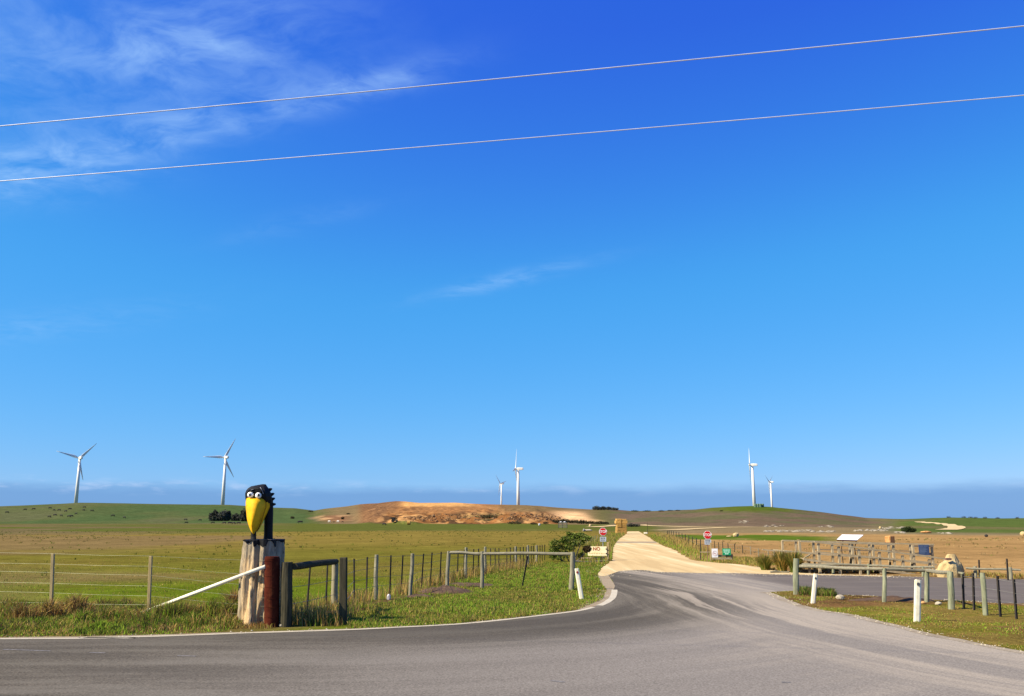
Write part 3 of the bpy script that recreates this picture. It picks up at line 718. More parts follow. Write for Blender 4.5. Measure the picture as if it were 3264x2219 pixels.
def isl_col(x, y):
    n = fbm(x / 1.3, y / .9, 61, 4); m = fbm(x / 3, y / 2, 62, 3)
    gcol = np.array([.110, .108, .014]); br = np.array([.125, .070, .028]); so = np.array([.065, .030, .016]); ol = np.array([.150, .110, .028])
    t = sst(.42, .58, n)[:, None]; c_ = ol * (1 - t) + gcol * t
    t = sst(.50, .62, m)[:, None]; c_ = c_ * (1 - t) + br * t
    a = gp(2780, 1912); b = gp(2985, 1925)
    f = np.clip((x - a.x) / (b.x - a.x), 0, 1); d = np.hypot((x - (a.x + f * (b.x - a.x))) / 1.0, (y - (a.y + f * (b.y - a.y))) / .75)
    t = (np.exp(-d ** 2) * sst(.25, .45, fbm(x / .6, y / .6, 63, 3)))[:, None]; c_ = c_ * (1 - t) + so * t
    return c_
grid_sheet('verge_island', isl, .013, 'ground', isl_col, .3)
ribbon('gravel_fringe', jitter(smooth_path(wi + [wi[-1] + Vector((1.5, -4.0))], .2), .10, 1.1, 22), .55, .0115, 'gravel_fringe', wf=lambda t: .75 + .5 * float(vn(t * 25, 1.3, 9)))
# far tracks over the hills
def track(name, pts, width):
    W = [hp(*q) for q in pts]; P = smooth_path([(w.x, w.y) for w in W], 6)
    return ribbon(name, P, width, .12, 'gravel', zf=tz)
track('farm_track', [(1890, 1681), (1935, 1678), (1965, 1674.5)], 5)
track('farm_track', [(2040, 1674), (2120, 1678), (2240, 1682), (2330, 1682), (2400, 1681)], 5)
track('farm_track', [(2080, 1692), (2160, 1690), (2230, 1686), (2300, 1683)], 4)
track('farm_track', [(2930, 1663.5), (2975, 1668), (3025, 1673), (3048, 1679), (3040, 1686), (3015, 1690)], 5)

# ================================================================== WIND TURBINES, far off on the rises
BL = 31.0
def blade_mesh():
    b = MB(); prof = [(0, .9, .9), (.05, .9, .85), (.14, 1.55, .55), (.22, 1.75, .42), (.5, 1.15, .26), (.8, .62, .14), (1, .18, .05)]
    b.loft([[Vector((c * w * 1.05 + (.35 * w if t > .1 else 0), sn * d, t * BL)) for c, sn in [(math.cos(q), math.sin(q)) for q in [2 * math.pi * i / 10 for i in range(10)]]] for t, w, d in prof])
    return b
_bl = blade_mesh().build('blade', 'turbine_white', smooth=True); BLADE = _bl.data; bpy.data.objects.remove(_bl)
def turbine(hub_px, hub_py, blade_px, psi, theta, label):
    D = FPX * BL / blade_px * .985
    d = ray(hub_px, hub_py); t = D / d.y
    hub = Vector((d.x * t, D, EYE + d.z * t))
    a = Vector((-math.sin(R(psi)), -math.cos(R(psi)), 0))
    base = hub - a * 3.6; bz = tz(base.x, base.y); hz = hub.z
    T = thing('wind_turbine', label, 'wind turbine', (base.x, base.y, bz), 'wind turbines on the low hills')
    tw = MB(); tw.loft([[Vector((base.x + r * math.cos(q), base.y + r * math.sin(q), z)) for q in [2 * math.pi * i / 20 for i in range(20)]] for z, r in ((bz - 1, 2.5), (bz + (hz - bz) * .5, 2.1), (hz - 1.6, 1.5))])
    tw.build('tower', 'turbine_white', T, smooth=True)
    e1 = Vector((math.cos(R(psi)) * -1, math.sin(R(psi)), 0)) if psi > 90 else Vector((math.cos(R(psi)), -math.sin(R(psi)), 0))
    up = Vector((0, 0, 1)); side = a.cross(up)
    nc = MB(); rear = -a
    rings = []
    for t_, w, h in ((-1.9, 1.1, 1.2), (-1.2, 1.5, 1.7), (2, 1.65, 1.85), (6.2, 1.5, 1.6), (7.4, 1.1, 1.2)):
        p = base + rear * t_; p.z = hz
        rings.append([p + side * x * w + up * y * h for x, y in ((-1, -.8), (-.8, -1), (.8, -1), (1, -.8), (1, .7), (.7, 1), (-.7, 1), (-1, .7))])
    nc.loft(rings).build('nacelle', 'turbine_white', T)
    hb = MB(); hr = []
    for t_, r in ((-1.6, 1.2), (-.6, 1.45), (.6, 1.25), (1.4, .7), (1.8, .1)):
        p = hub + a * (t_ * .9); hr.append([p + side * math.cos(q) * r + up * math.sin(q) * r for q in [2 * math.pi * i / 14 for i in range(14)]])
    hb.loft(hr).build('hub', 'turbine_white', T, smooth=True)
    for k in range(3):
        th = R(theta + 120 * k); zz = e1 * math.sin(th) + up * math.cos(th); xx = e1 * math.cos(th) - up * math.sin(th); yy = zz.cross(xx)
        o = bpy.data.objects.new('blade', BLADE); link(o, T)
        tw_ = Matrix.Rotation(R(12), 3, 'Z')
        M = Matrix((xx, yy, zz)).transposed() @ tw_
        o.matrix_basis = Matrix.Translation(hub - Vector((base.x, base.y, bz))) @ M.to_4x4()
turbine(252, 1460.5, 70, 135, 45, 'leftmost white wind turbine on the green hill, one blade pointing up right')
turbine(715, 1458.5, 70, 135, 29, 'white wind turbine just left of the carved bird, one blade level')
turbine(1643.6, 1494.5, 68, 98, 20, 'taller white wind turbine over the quarry, seen almost edge on')
turbine(1594.5, 1542, 37, 122, -45, 'shorter distant wind turbine over the quarry with two blades raised in a V')
turbine(2389.5, 1482, 67, 105, 33, 'tall white wind turbine on the brown hill beside the green tanks')
turbine(2451.5, 1536.5, 40, 125, -60, 'shorter distant wind turbine on the brown hill, right of the tall one')
turbine(3300, 1556, 60, 150, -96, 'wind turbine beyond the right edge with only a blade tip in view')

# green tanks by the tall turbine
for i, px in enumerate((2408, 2416, 2424, 2431)):
    p = hp(px, 1617); b = MB(); w = 1.05
    b.loft([[Vector((p.x + r * math.cos(q), p.y + r * math.sin(q), p.z - .2 + z)) for q in [2 * math.pi * k / 12 for k in range(12)]] for z, r in ((0, w), (2.2, w), (2.6, w * .75), (2.7, .1))])
    tag(b.build('water_tank', 'tank_green', origin=p), ['green tank nearest the tall turbine tower', 'second green tank from the tall turbine tower', 'third green tank from the tall turbine tower', 'green tank farthest from the tall turbine tower'][i], 'tank', 'green tanks on the hilltop')

# ================================================================== LEAFY THINGS
def leaves(clumps, n, size, pal, seed, flat=.35, droop=0):
    """n leaf faces spread through ellipsoid clumps [(centre, radii, weight)]; returns V, faces, starts, colours"""
    rg = np.random.default_rng(seed); w = np.array([c[2] for c in clumps], float); w /= w.sum()
    idx = rg.choice(len(clumps), n, p=w)
    cen = np.array([tuple(c[0]) for c in clumps])[idx]; rr = np.array([tuple(c[1]) for c in clumps])[idx]
    d = rg.normal(size=(n, 3)); d /= np.linalg.norm(d, axis=1)[:, None]
    rad_ = rg.uniform(.25, 1, n) ** .45 * (1 + .18 * rg.normal(size=n)); P = cen + d * rr * rad_[:, None]
    u = rg.normal(size=(n, 3)); u[:, 2] -= droop; u /= np.linalg.norm(u, axis=1)[:, None]
    nn = rg.normal(size=(n, 3)) + d * .8; v = np.cross(u, nn); v /= np.linalg.norm(v, axis=1)[:, None]
    s = size * rg.uniform(.6, 1.4, n)[:, None]
    V = np.stack([P - u * s * .5, P + v * s * flat * .5, P + u * s * .5, P - v * s * flat * .5], 1).reshape(-1, 3)
    pal = np.array(pal); c = pal[rg.integers(0, len(pal), n)] * rg.uniform(.7, 1.3, n)[:, None]
    ck = pal[0] * 0 + np.array([rg.uniform(.75, 1.2) for _ in clumps])[idx][:, None]; c = c * ck
    return V, np.arange(n * 4), np.arange(n) * 4, np.repeat(c, 4, 0)
def plant(name, label, cat, base, clumps, n, size, pal, seed, trunks=(), group=None, flat=.4, mat='bark', crown='foliage'):
    T = thing(name, label, cat, base, group); B = Vector(base)
    V, f, st, c = leaves(clumps, n, size, pal, seed, flat)
    np_mesh(crown, V - np.array(B), f, st, 'leaf', c, T)
    if trunks:
        for p0, p1, r0, r1 in trunks:
            MB().log(p0, p1, r0, r1, 7, 4, .1, .06, seed).build('trunk' if crown == 'crown' else 'stem', mat, T, smooth=True)
    return T
DKG = [(.052, .062, .038), (.070, .078, .052), (.095, .094, .076), (.060, .062, .060)]
MDG = [(.045, .075, .016), (.065, .10, .02), (.035, .055, .014), (.09, .12, .03)]
HTH = [(.05, .055, .03), (.075, .065, .04), (.04, .05, .025), (.10, .08, .045)]
def far_tree(px, py_base, w_px, h_px, label, group, seed, pal=DKG, n=900, cat='tree', name='dark_tree', spread=None):
    b = hp(px, py_base); D = b.length / FPX * .98
    w = w_px * D; h = h_px * D; rd = random.Random(seed); cl = []
    k = max(3, int(w_px / 9))
    for i in range(k):
        t = (i + .5) / k * 2 - 1; hh = h * (1 - .35 * t * t) * rd.uniform(.85, 1.05)
        cl.append((b + Vector((t * w * .40, rd.uniform(-.3, .3) * w * .4, hh * .62)), (w / k * .85, w * .22, hh * .40), 1))
        cl.append((b + Vector((t * w * .42, rd.uniform(-.3, .3) * w * .3, hh * .30)), (w / k * .8, w * .2, hh * .28), .7))
    tr = [(b + Vector((rd.uniform(-.3, .3) * w, 0, -.5)), b + Vector((rd.uniform(-.3, .3) * w, 0, h * .6)), .035 * h, .012 * h) for _ in range(2)]
    return plant(name, label, cat, b, cl, int(n * 1.9), .13 * h + .025 * w, pal, seed, tr, group, .7, crown='crown')
far_tree(684, 1661, 32, 31, 'broad dark tree at the left end of the clump on the green hill', 'dark trees on the hill left of the bird', 3, n=1300)
far_tree(715, 1661, 33, 34, 'rounded dark tree in the clump nearest the low gap on the green hill', 'dark trees on the hill left of the bird', 4, n=1300)
far_tree(752, 1661, 30, 22, 'low dark tree just left of the carved beak, in the hill clump', 'dark trees on the hill left of the bird', 5, n=900)
far_tree(779, 1662, 26, 38, 'tall dark tree half hidden behind the carved beak', 'dark trees on the hill left of the bird', 6, n=900)
for i, (px, w, h) in enumerate(((1901, 24, 13), (1921, 20, 13), (1940, 20, 11), (1960, 22, 10))):
    far_tree(px, 1626 + (i == 3), w, h, ['leftmost dark tree of the row on the skyline left of the haystack', 'second tree of the dark skyline row left of the haystack', 'third tree of the dark skyline row left of the haystack', 'rightmost tree of the dark skyline row left of the haystack'][i], 'dark trees on the skyline', 20 + i, n=500)
for i, (px, w, h) in enumerate(((2024, 24, 5), (2062, 24, 5), (2108, 20, 5), (2136, 16, 4), (2160, 16, 4))):
    far_tree(px, 1631 - (i > 2) * 2, w, h, ['low brown shrub on the skyline right above the haystack', 'second low brown shrub on the skyline beyond the lane', 'middle low shrub on the skyline beyond the lane', 'fourth low shrub on the skyline beyond the lane', 'rightmost low shrub on the skyline beyond the lane'][i], 'low shrubs on the skyline beyond the lane', 30 + i, HTH, 250, 'shrub', 'low_shrub')
for i, (px, py0, w, h) in enumerate(((1776, 1668, 30, 12), (1800, 1667, 32, 14), (1828, 1668, 30, 12), (1856, 1670, 32, 14), (1884, 1670, 30, 11), (1912, 1671, 30, 11), (1932, 1671, 18, 8))):
    far_tree(px, py0, w, h, ['first', 'second', 'third', 'fourth', 'fifth', 'sixth', 'last'][i] + ' shrub from the left in the dark row under the sand patch', 'dark row of shrubs under the sand patch', 40 + i, [(.028, .038, .018), (.045, .052, .026), (.06, .05, .034)], 380, 'shrub', 'dark_shrub')
far_tree(2010, 1680, 22, 12, 'dark green bush just right of the haystack', 'bushes right of the haystack', 51, n=350, cat='bush', name='far_bush')
far_tree(2030, 1680, 22, 11, 'dark green bush second to the right of the haystack', 'bushes right of the haystack', 52, n=350, cat='bush', name='far_bush')
far_tree(2898, 1697, 42, 17, 'round green bush among the pale rocks on the right hill', None, 53, [(.03, .045, .015), (.05, .07, .025), (.04, .05, .02)], 600, 'bush', 'round_bush')
for i, (px, py0) in enumerate(((3024, 1650), (3072, 1650), (3094, 1651), (3110, 1652), (3140, 1652), (3180, 1653), (3243, 1652.5))):
    far_tree(px, py0 + 1, 13, 5.5, ['first', 'second', 'third', 'fourth', 'fifth', 'sixth', 'seventh'][i] + ' small shrub from the left on the right hill skyline', 'small shrubs on the right skyline', 60 + i, HTH, 120, 'shrub', 'low_shrub')
for i, (px, py0, w, h) in enumerate(((1256, 1656, 22, 7), (1640, 1671, 46, 8), (1110, 1640, 12, 5), (990, 1632, 16, 5), (932, 1654, 12, 9), (1092, 1656, 10, 9), (1560, 1652, 60, 12), (1700, 1672, 20, 7), (1740, 1672, 18, 8), (2300, 1630, 10, 4))):
    far_tree(px, py0, w, h, ['dark scrub patch on the quarry slope above the tractor', 'dark scrub at the foot of the quarry, left of the bush', 'tiny shrub near the left crest of the quarry hill', 'tiny shrub in the dip of the skyline right of the bird', 'small upright shrub at the left sandy cutting', 'small upright shrub right of the left sandy cutting', 'green scrub patch across the quarry face below the turbines', 'scrub tuft at the quarry foot, left of the dark row', 'scrub tuft at the quarry foot next to the dark row', 'lone small shrub on the brown hill below the tanks'][i], None, 80 + i, HTH if i != 6 else [(.06, .07, .03), (.09, .085, .045), (.05, .06, .028)], 320, 'shrub', 'scrub')

# cattle and sheep
def animal_mesh(L, H, wool=False):
    b = MB(); w = L * .16
    b.loft([[Vector((x, w * k * math.cos(q), H * (.66 + .2 * z0) + H * .24 * k * math.sin(q))) for q in [2 * math.pi * i / 8 for i in range(8)]] for x, k, z0 in ((-.5 * L, .5, .1), (-.42 * L, .95, 0), (0, 1.1, -.05), (.3 * L, 1, 0), (.42 * L, .6, .1))])
    b.loft([[Vector((x, w * .55 * k * math.cos(q), z0 * H + H * .12 * k * math.sin(q))) for q in [2 * math.pi * i / 6 for i in range(6)]] for x, z0, k in ((.36 * L, .72, 1), (.52 * L, .5, .8), (.6 * L, .22, .75), (.66 * L, .1, .5))])
    for x in (-.4, .32):
        for y in (-.6, .6): b.bar((x * L, y * w, H * .6), (x * L, y * w, 0), .05 * L, .028 * L, 5)
    b.bar((-.5 * L, 0, H * .8), (-.54 * L, 0, H * .3), .02 * L, .012 * L, 4)
    return b
_c = animal_mesh(2.3, 1.4).build('cow', 'cow_black'); COW = _c.data; bpy.data.objects.remove(_c)
_c = animal_mesh(1.3, .9).build('sheep', 'sheep_white'); SHEEP = _c.data; bpy.data.objects.remove(_c)
def beast(me, name, px, py, label, cat, group, sc=1.0):
    p = hp(px, py); o = bpy.data.objects.new(name, me); link(o); o.location = p; o.rotation_euler = (0, 0, random.choice((0, math.pi)) + random.uniform(-.6, .6)); o.scale = (sc,) * 3
    return tag(o, label, cat, group)
for x, y in ((175, 280), (235, 275), (50, 300), (345, 330), (350, 270), (378, 283), (413, 283), (428, 322), (460, 290), (490, 275), (484, 328), (532, 308), (585, 283), (590, 262), (645, 287), (790, 323), (870, 335), (385, 318), (500, 325)):
    beast(COW, 'cow', x / 2.1975, 1500 + y / 2.1975, 'tiny black cow grazing high on the far green hillside at left', 'cow', 'black cattle on the left hillside', 1.15)
for x, y in ((1300, 348), (1305, 370), (1490, 370), (1570, 372), (1610, 374), (1637, 374), (1670, 374), (1400, 352)):
    beast(COW, 'cow', x / 2.1975, 1500 + y / 2.1975 + 1, 'tiny black cow on the flat below the dark trees left of the bird', 'cow', 'black cattle below the dark trees')
beast(COW, 'cow', 956, 1669, 'single dark cow on the flat just right of the carved bird', 'cow', None, 1.4)
beast(COW, 'cow', 1225, 1675, 'lone black cow on the flat left of the round hay bale', 'cow', None, .9)
for i, px in enumerate((1049, 1077)):
    beast(SHEEP, 'sheep', px, 1665.5, ['left one of two white sheep on the flat below the sandy cutting', 'right one of two white sheep on the flat below the sandy cutting'][i], 'sheep', 'white sheep on the flat', 1.5)
for px in (1064, 1092): beast(COW, 'cow', px, 1666, 'small dark calf next to the white sheep on the flat', 'calf', 'dark calves by the sheep', .6)
# round hay bale, tractor, far crate and stones on the flat
p = hp(1303, 1673); b = MB()
b.loft([[Vector((p.x + x, p.y + 1.05 * k * math.cos(q), p.z + 1.0 + 1.05 * k * math.sin(q))) for q in [2 * math.pi * i / 16 for i in range(16)]] for x, k in ((-.85, .9), (-.75, 1), (.75, 1), (.85, .9))])
tag(b.build('round_bale', 'hay', origin=p), 'pale round hay bale lying alone on the flat green field', 'hay bale')
p = hp(1257, 1668); T = thing('tractor', 'small dark tractor parked on the flat under the quarry', 'tractor', p)
MB().box(p + Vector((.9, 0, 1.15)), (2.0, .9, .8)).build('bonnet', 'tractor_body', T); MB().box(p + Vector((-.7, 0, 1.9)), (1.5, 1.4, 1.6)).build('cab', 'cow_black', T)
for x, r in ((-.9, .85), (1.5, .5)):
    for y in (-.85, .85): MB().bar(p + Vector((x, y - .2, r)), p + Vector((x, y + .2, r)), r, r, 14).build('wheel', 'cow_black', T)
p = hp(1794, 1684); T = thing('timber_crate', 'weathered slatted crate standing in the field behind the bush', 'crate', p)
sc = p.length / FPX
for k in range(3): MB().box(p + Vector((0, -.25, (4 + 6 * k) * sc)), (28 * sc, .06, 3.2 * sc)).build('slat', 'log_grey', T)
for x in (-13, -1, 13): MB().box(p + Vector((x * sc, 0, 9 * sc)), (2.6 * sc, .3, 18 * sc)).build('post', 'old_post', T)
for x in (-6, 6): MB().ball(p + Vector((x * sc, 0, 19 * sc)), (4 * sc, .3, 2 * sc), 8, 6).build('sack', 'dirty_white', T)
rockp(1872, 1694, (16, 7, 4), 91, 'limestone_pale', 'flat_stone', 'long pale flat stone in the field left of the stop sign', 'stone', 2)
rockp(1861, 1694, (4, 4, 5), 92, 'dull_grey', 'grey_stone', 'small upright grey stone at the end of the flat stone', 'stone', 2)
rockp(1881, 1679, (5, 5, 5), 93, 'limestone', 'field_stone', 'small cream boulder on the flat above the left stop sign', 'rock', 2)
rockp(1719, 1676, (3.5, 3.5, 4.5), 94, 'dirty_white', 'field_stone', 'small white block on the flat at the foot of the quarry', 'rock', 2)
rockp(2346, 1712, (10, 6, 8), 95, 'limestone', 'field_boulder', 'cream boulder in the green strip right of the right stop sign', 'rock', 2)
rockp(2324, 1712, (9, 5, 2.5), 96, 'limestone', 'field_boulder', 'low flat cream stone left of the boulder in the green strip', 'rock', 2)
rockp(3266, 1709, (12, 8, 8), 97, 'limestone', 'field_boulder', 'cream boulder at the right edge of the far field', 'rock', 2)
rockp(3144, 1712, (5, 4, 4.5), 98, 'cow_black', 'dark_trough', 'small dark block on the right green slope', 'trough', 2)
# pale rock outcrops on the brown hill
outc = [(2440, 2590, 1689, 1696, 60), (2610, 2660, 1692, 1697, 20), (2725, 2830, 1687, 1694, 40), (2800, 2890, 1681, 1686, 18), (2850, 2900, 1695, 1700, 16), (2985, 3030, 1699, 1702, 8), (2355, 2385, 1661, 1668, 9), (2610, 2650, 1677, 1681, 8), (2430, 2500, 1675, 1680, 9)]
b = MB(); rd = random.Random(5)
for x0, x1, y0, y1, n in outc:
    for i in range(n):
        t = rd.random(); p = hp(x0 + t * (x1 - x0), rd.uniform(y0, y1)); s = rd.uniform(.25, .95) * p.length / 420
        bm = bmesh.new(); bmesh.ops.create_icosphere(bm, subdivisions=1, radius=1)
        b.add([p + Vector((v.co.x * s * 1.7 * rd.uniform(.7, 1.2), v.co.y * s * rd.uniform(.7, 1.2), v.co.z * s * .42 * rd.uniform(.6, 1.3))) for v in bm.verts], [tuple(v.index for v in f.verts) for f in bm.faces]); bm.free()
tag(b.build('hill_rocks', 'outcrop', origin=(0, 0, 0)), 'scattered pale rock outcrops along the foot of the brown hill', 'rocks', kind='stuff')
b = MB(); rd = random.Random(15)
for i in range(330):
    px = rd.uniform(1285, 1790); p = hp(px, 1663 - rd.random() ** .8 * 24 * (1.0 if px > 1380 else .6)); s = rd.uniform(.2, .75) * (1.7 if rd.random() > .95 else 1)
    bm = bmesh.new(); bmesh.ops.create_icosphere(bm, subdivisions=1, radius=1)
    b.add([p + Vector((v.co.x * s * 1.5 * rd.uniform(.7, 1.2), v.co.y * s * rd.uniform(.7, 1.2), v.co.z * s * .8 * rd.uniform(.6, 1.3))) for v in bm.verts], [tuple(v.index for v in f.verts) for f in bm.faces]); bm.free()
tag(b.build('quarry_rubble', 'quarry_rock', origin=(0, 0, 0)), 'brown rubble strewn over the lower face of the quarry', 'rubble', kind='stuff')
for i, (px, py0, s, m_) in enumerate(((2806, 1686, (4.5, 4, 4.5), 'limestone'), (2952, 1700, (17, 9, 4.5), 'orange_stone'), (2872, 1699, (13, 7, 2.6), 'outcrop'))):
    p = hp(px, py0); k = p.length / FPX
    rock(p, tuple(q * k for q in s), 100 + i, m_, 'hill_boulder', ['cream boulder standing on the right hill above the pale rocks', 'flat orange rock hump right of the round bush on the hill', 'pale rock slab left of the round bush on the hill'][i], 'rock', 2)

# ================================================================== THE CARVED BIRD ON ITS STUMP
RP = gp(866, 1998)                                   # red post foot
SC = Vector((py_(831, 1900, RP.y + .58).x, RP.y + .58, 0)); SY = SC.y
ST = py_(831, 1722, SY).z                            # stump top
def stump_r(th, z):
    t = z / ST
    r = .435 + .03 * math.sin(t * 2.6) + (.05 * (1 - t) ** 3)
    fl = .018 * math.sin(6 * th + 1.2 + t * 1.0) + .020 * math.sin(11 * th + t * 2 + .5) + .012 * math.sin(19 * th - t * 3)
    n = float(fbm(th * 2.2 + 9, t * 1.6, 71, 4)) - .5; n2 = float(fbm(th * 9 + 3, t * 2.2, 72, 3)) - .5
    gr = max(0, float(vn(th * 5.5 + 2, t * 1.1, 73)) - .60) * .26 + max(0, float(vn(th * 13 + 7, t * 2.4, 74)) - .7) * .10
    n3 = float(fbm(th * 3.1 + 1, t * 4.5, 75, 4)) - .5
    return r + fl * .75 + n * .17 + n2 * .085 + n3 * .07 - gr
NT, NZ = 120, 56
S = thing('timber_stump', 'broad bleached timber stump with black-painted rim, carrying the carved bird', 'stump', SC)
b = MB(); rings = []
for k in range(NZ + 1):
    z = ST * k / NZ
    ring = []
    for i in range(NT):
        th = 2 * math.pi * i / NT; r = stump_r(th, z)
        zz = z + (.05 * (float(vn(th * 4, 3, 77)) - .5) if k == NZ else 0) - (.05 if k == 0 else 0)
        ring.append(SC + Vector((math.cos(th) * r, math.sin(th) * r, zz)))
    rings.append(ring)
b.loft(rings).build('trunk', 'stump_wood', S, smooth=True)
b = MB(); lv = 7; ring_list = []
for k in range(lv + 1):
    ring = []
    for i in range(NT):
        th = 2 * math.pi * i / NT
        drip = .02 + .21 * max(0, float(fbm(th * 3.4 + 4, 1.5, 78, 3)) - .40) / .4 + .07 * max(0, math.sin(9 * th + 2)) * float(vn(th * 4, 8, 79))
        z = ST + .012 - drip * (1 - k / lv); ring.append(SC + Vector((math.cos(th) * (stump_r(th, min(z, ST)) + .012), math.sin(th) * (stump_r(th, min(z, ST)) + .012), z + (.03 * (float(vn(th * 4, 3, 77)) - .5) if k == lv else 0))))
    ring_list.append(ring)
ring_list.append([SC + (q - SC) * .5 + Vector((0, 0, (ST + .03) * .5)) for q in ring_list[-1]])
b.loft(ring_list, False); k0 = (lv + 1) * NT; b.f.append(tuple(k0 + i for i in range(NT)))
b.build('painted_rim', 'bird_black', S, smooth=False)

BD = thing('carved_bird', 'tall carved black bird with huge yellow beak and round white eyes, on the stump', 'sculpture', (SC.x, SC.y, ST))
def Q(px, py, dy): return py_(px, py, SY + dy)
def level_ring(py, xs_dy): return [Q(x, py, d) for x, d in xs_dy]
# head: a chiselled black block
hl = [(1604, 786, 868, -.10, .17), (1594, 783, 868, -.15, .18), (1583, 781.5, 867, -.19, .18), (1572, 781.5, 864, -.20, .17), (1563, 785, 860, -.18, .15), (1556, 791, 856, -.14, .12), (1550, 801, 851, -.08, .09), (1546, 822, 849, -.03, .07), (1543.5, 836, 846, .0, .05)]
rg_ = []
for py, l, r, f, bk in hl:
    w = r - l
    rg_.append(level_ring(py, [(l, (f + bk) / 2 - .02), (l + w * .06, f * .45), (l + w * .20, f), (l + w * .50, f * 1.05), (l + w * .78, f * .85), (l + w * .95, f * .25), (r, (f + bk) / 2 + .02), (l + w * .86, bk), (l + w * .45, bk), (l + w * .12, bk * .7)]))
b = MB(); b.loft(rg_); b.build('head', 'bird_black', BD)
rg_ = []
for py, l, r in ((1590, 846, 871), (1612, 843, 872), (1640, 842, 872), (1670, 841, 871), (1700, 840.5, 870.5), (1715, 839, 871), (1729, 835, 876)):
    c_ = (l + r) / 2; w = (r - l) / 2; dw = w / 140
    rg_.append([Q(c_ + w * math.cos(a) * (1 if abs(math.cos(a)) < .9 else .97), py, .09 + dw * math.sin(a)) for a in [2 * math.pi * i / 12 + .26 for i in range(12)]])
b = MB(); b.loft(rg_); b.build('neck', 'bird_black', BD)
rg_ = []
for py, l, r in ((1672, 801, 814), (1695, 800, 817), (1712, 800, 816.5), (1722, 798, 818), (1729, 792, 823)):
    c_ = (l + r) / 2; w = (r - l) / 2
    rg_.append([Q(c_ + w * math.cos(a), py, -.13 + w / 140 * math.sin(a)) for a in [2 * math.pi * i / 10 for i in range(10)]])
b = MB(); b.loft(rg_); b.build('leg', 'bird_black', BD)
# beak
lev = [(1587, 788, 812, 842, -.20, .10), (1592, 784.5, 813, 846, -.29, .3), (1602, 783, 814, 848, -.35, .4), (1616, 783, 814, 847.5, -.40, .4), (1633, 785, 812, 842, -.43, .4), (1651, 786.5, 808.5, 837, -.44, .35), (1668, 790, 805, 830.5, -.42, .3), (1684, 795.5, 804.5, 824, -.38, .25), (1696, 801, 806, 816.5, -.33, .15), (1703.5, 806, 808, 811, -.28, .1)]
rg_ = []
for py, L_, G_, M_, dep, k in lev:
    rg_.append(level_ring(py, [(L_, -.12 + .04 * (1703 - py) / 116), (L_ + (G_ - L_) * .22, -.12 + (dep + .12) * .55), (L_ + (G_ - L_) * .62, -.12 + (dep + .12) * .90), (G_, dep), (G_ + (M_ - G_) * .30, dep + (-.10 - dep) * .16), (G_ + (M_ - G_) * .68, dep + (-.10 - dep) * .55), (M_ - .8, -.11), (M_ - 6, .02), (L_ + (M_ - L_) * .3, .02)]))
b = MB(); b.loft(rg_); b.build('upper_beak', 'bird_yellow', BD, smooth=True)
ll_ = [(1590, 846, 853), (1600, 848, 859), (1615, 847.5, 860.5), (1632, 842.5, 853.5), (1650, 837.2, 845), (1668, 831, 836), (1684, 824.5, 828), (1695, 817.5, 820)]
rg_ = []
for py, M_, R_e in ll_:
    rg_.append(level_ring(py, [(M_ + .9, -.10), (M_ + .5 * (R_e - M_), -.075), (R_e, -.01), (R_e - 2, .07), (M_ - 7, .08), (M_ - 5, -.02)]))
b = MB(); b.loft(rg_); b.build('lower_beak', 'bird_yellow', BD, smooth=True)
rg_ = []
for py, M_, R_e in ll_[1:]:
    rg_.append(level_ring(py, [(M_ - 1.6, -.100), (M_ + 1.4, -.094), (M_ + 1.2, -.05), (M_ - 2.5, -.05)]))
b = MB(); b.loft(rg_); b.build('mouth_line', 'mouth_red', BD)
for ex, ey, pdx, pdy in ((798.5, 1577.5, -2.2, -.8), (823.5, 1579.5, .2, -1.5)):
    e = MB().ball(Q(ex, ey, -.205), .072, 20, 14).build('eye', 'eye_white', BD, smooth=True)
    c0 = Q(ex + pdx, ey + pdy, -.265); MB().ball(c0, (.026, .018, .036), 14, 10).build('pupil', 'pupil_black', e, smooth=True)
    MB().ball(Q(ex + pdx + 2.6, ey + pdy + 1.6, -.268), (.018, .016, .014), 10, 8).build('pupil', 'pupil_black', e, smooth=True)
# heavy brow ledge and chipped grey marks
MB().loft([level_ring(y_, [(x0, -.13), (x0 + 4, -.235), (x1 - 4, -.235), (x1, -.12)]) for y_, x0, x1 in ((1568.5, 786, 836), (1564, 787, 838), (1558, 795, 836))]).build('brow', 'bird_black', BD)
MB().loft([[Q(x - .9, y_, -.215 + q), Q(x + .9, y_, -.210 + q), Q(x + .9, y_, -.12 + q), Q(x - .9, y_, -.12 + q)] for x, y_, q in ((829, 1553, .09), (833.5, 1560, -.03), (837, 1567, -.01), (839.5, 1575, .02))]).build('brow_mark', 'brow_grey', BD)
MB().loft([[Q(x, y_ - .6, -.250), Q(x, y_ + .6, -.250), Q(x, y_ + .6, -.2), Q(x, y_ - .6, -.2)] for x, y_ in ((799, 1562), (808, 1559.5))]).build('brow_mark', 'brow_grey', BD)
# neck-crest feathers
for bx, by, tx, ty, w in ((848, 1566, 868, 1558, 6.5), (854, 1581, 875, 1573, 6.3), (858, 1595, 877, 1588, 6), (861, 1609, 880, 1607, 5.5)):
    a = Q(bx, by, .08); t = Q(tx, ty, .06); d = (t - a); u = Vector((-d.z, 0, d.x)).normalized(); W = w / 140
    b = MB(); b.loft([[a + d * k + u * W * m_ * s_ * .9 + Vector((0, q * W * m_ * 1.0, 0)) for s_, q in ((-1, 0), (-.5, -.8), (.5, -.8), (1, 0), (.5, .8), (-.5, .8))] for k, m_ in ((-.15, .8), (.25, 1.1), (.65, .95), (.9, .55), (1.0, .12))])
    b.build('crest_feather', 'bird_black', BD)

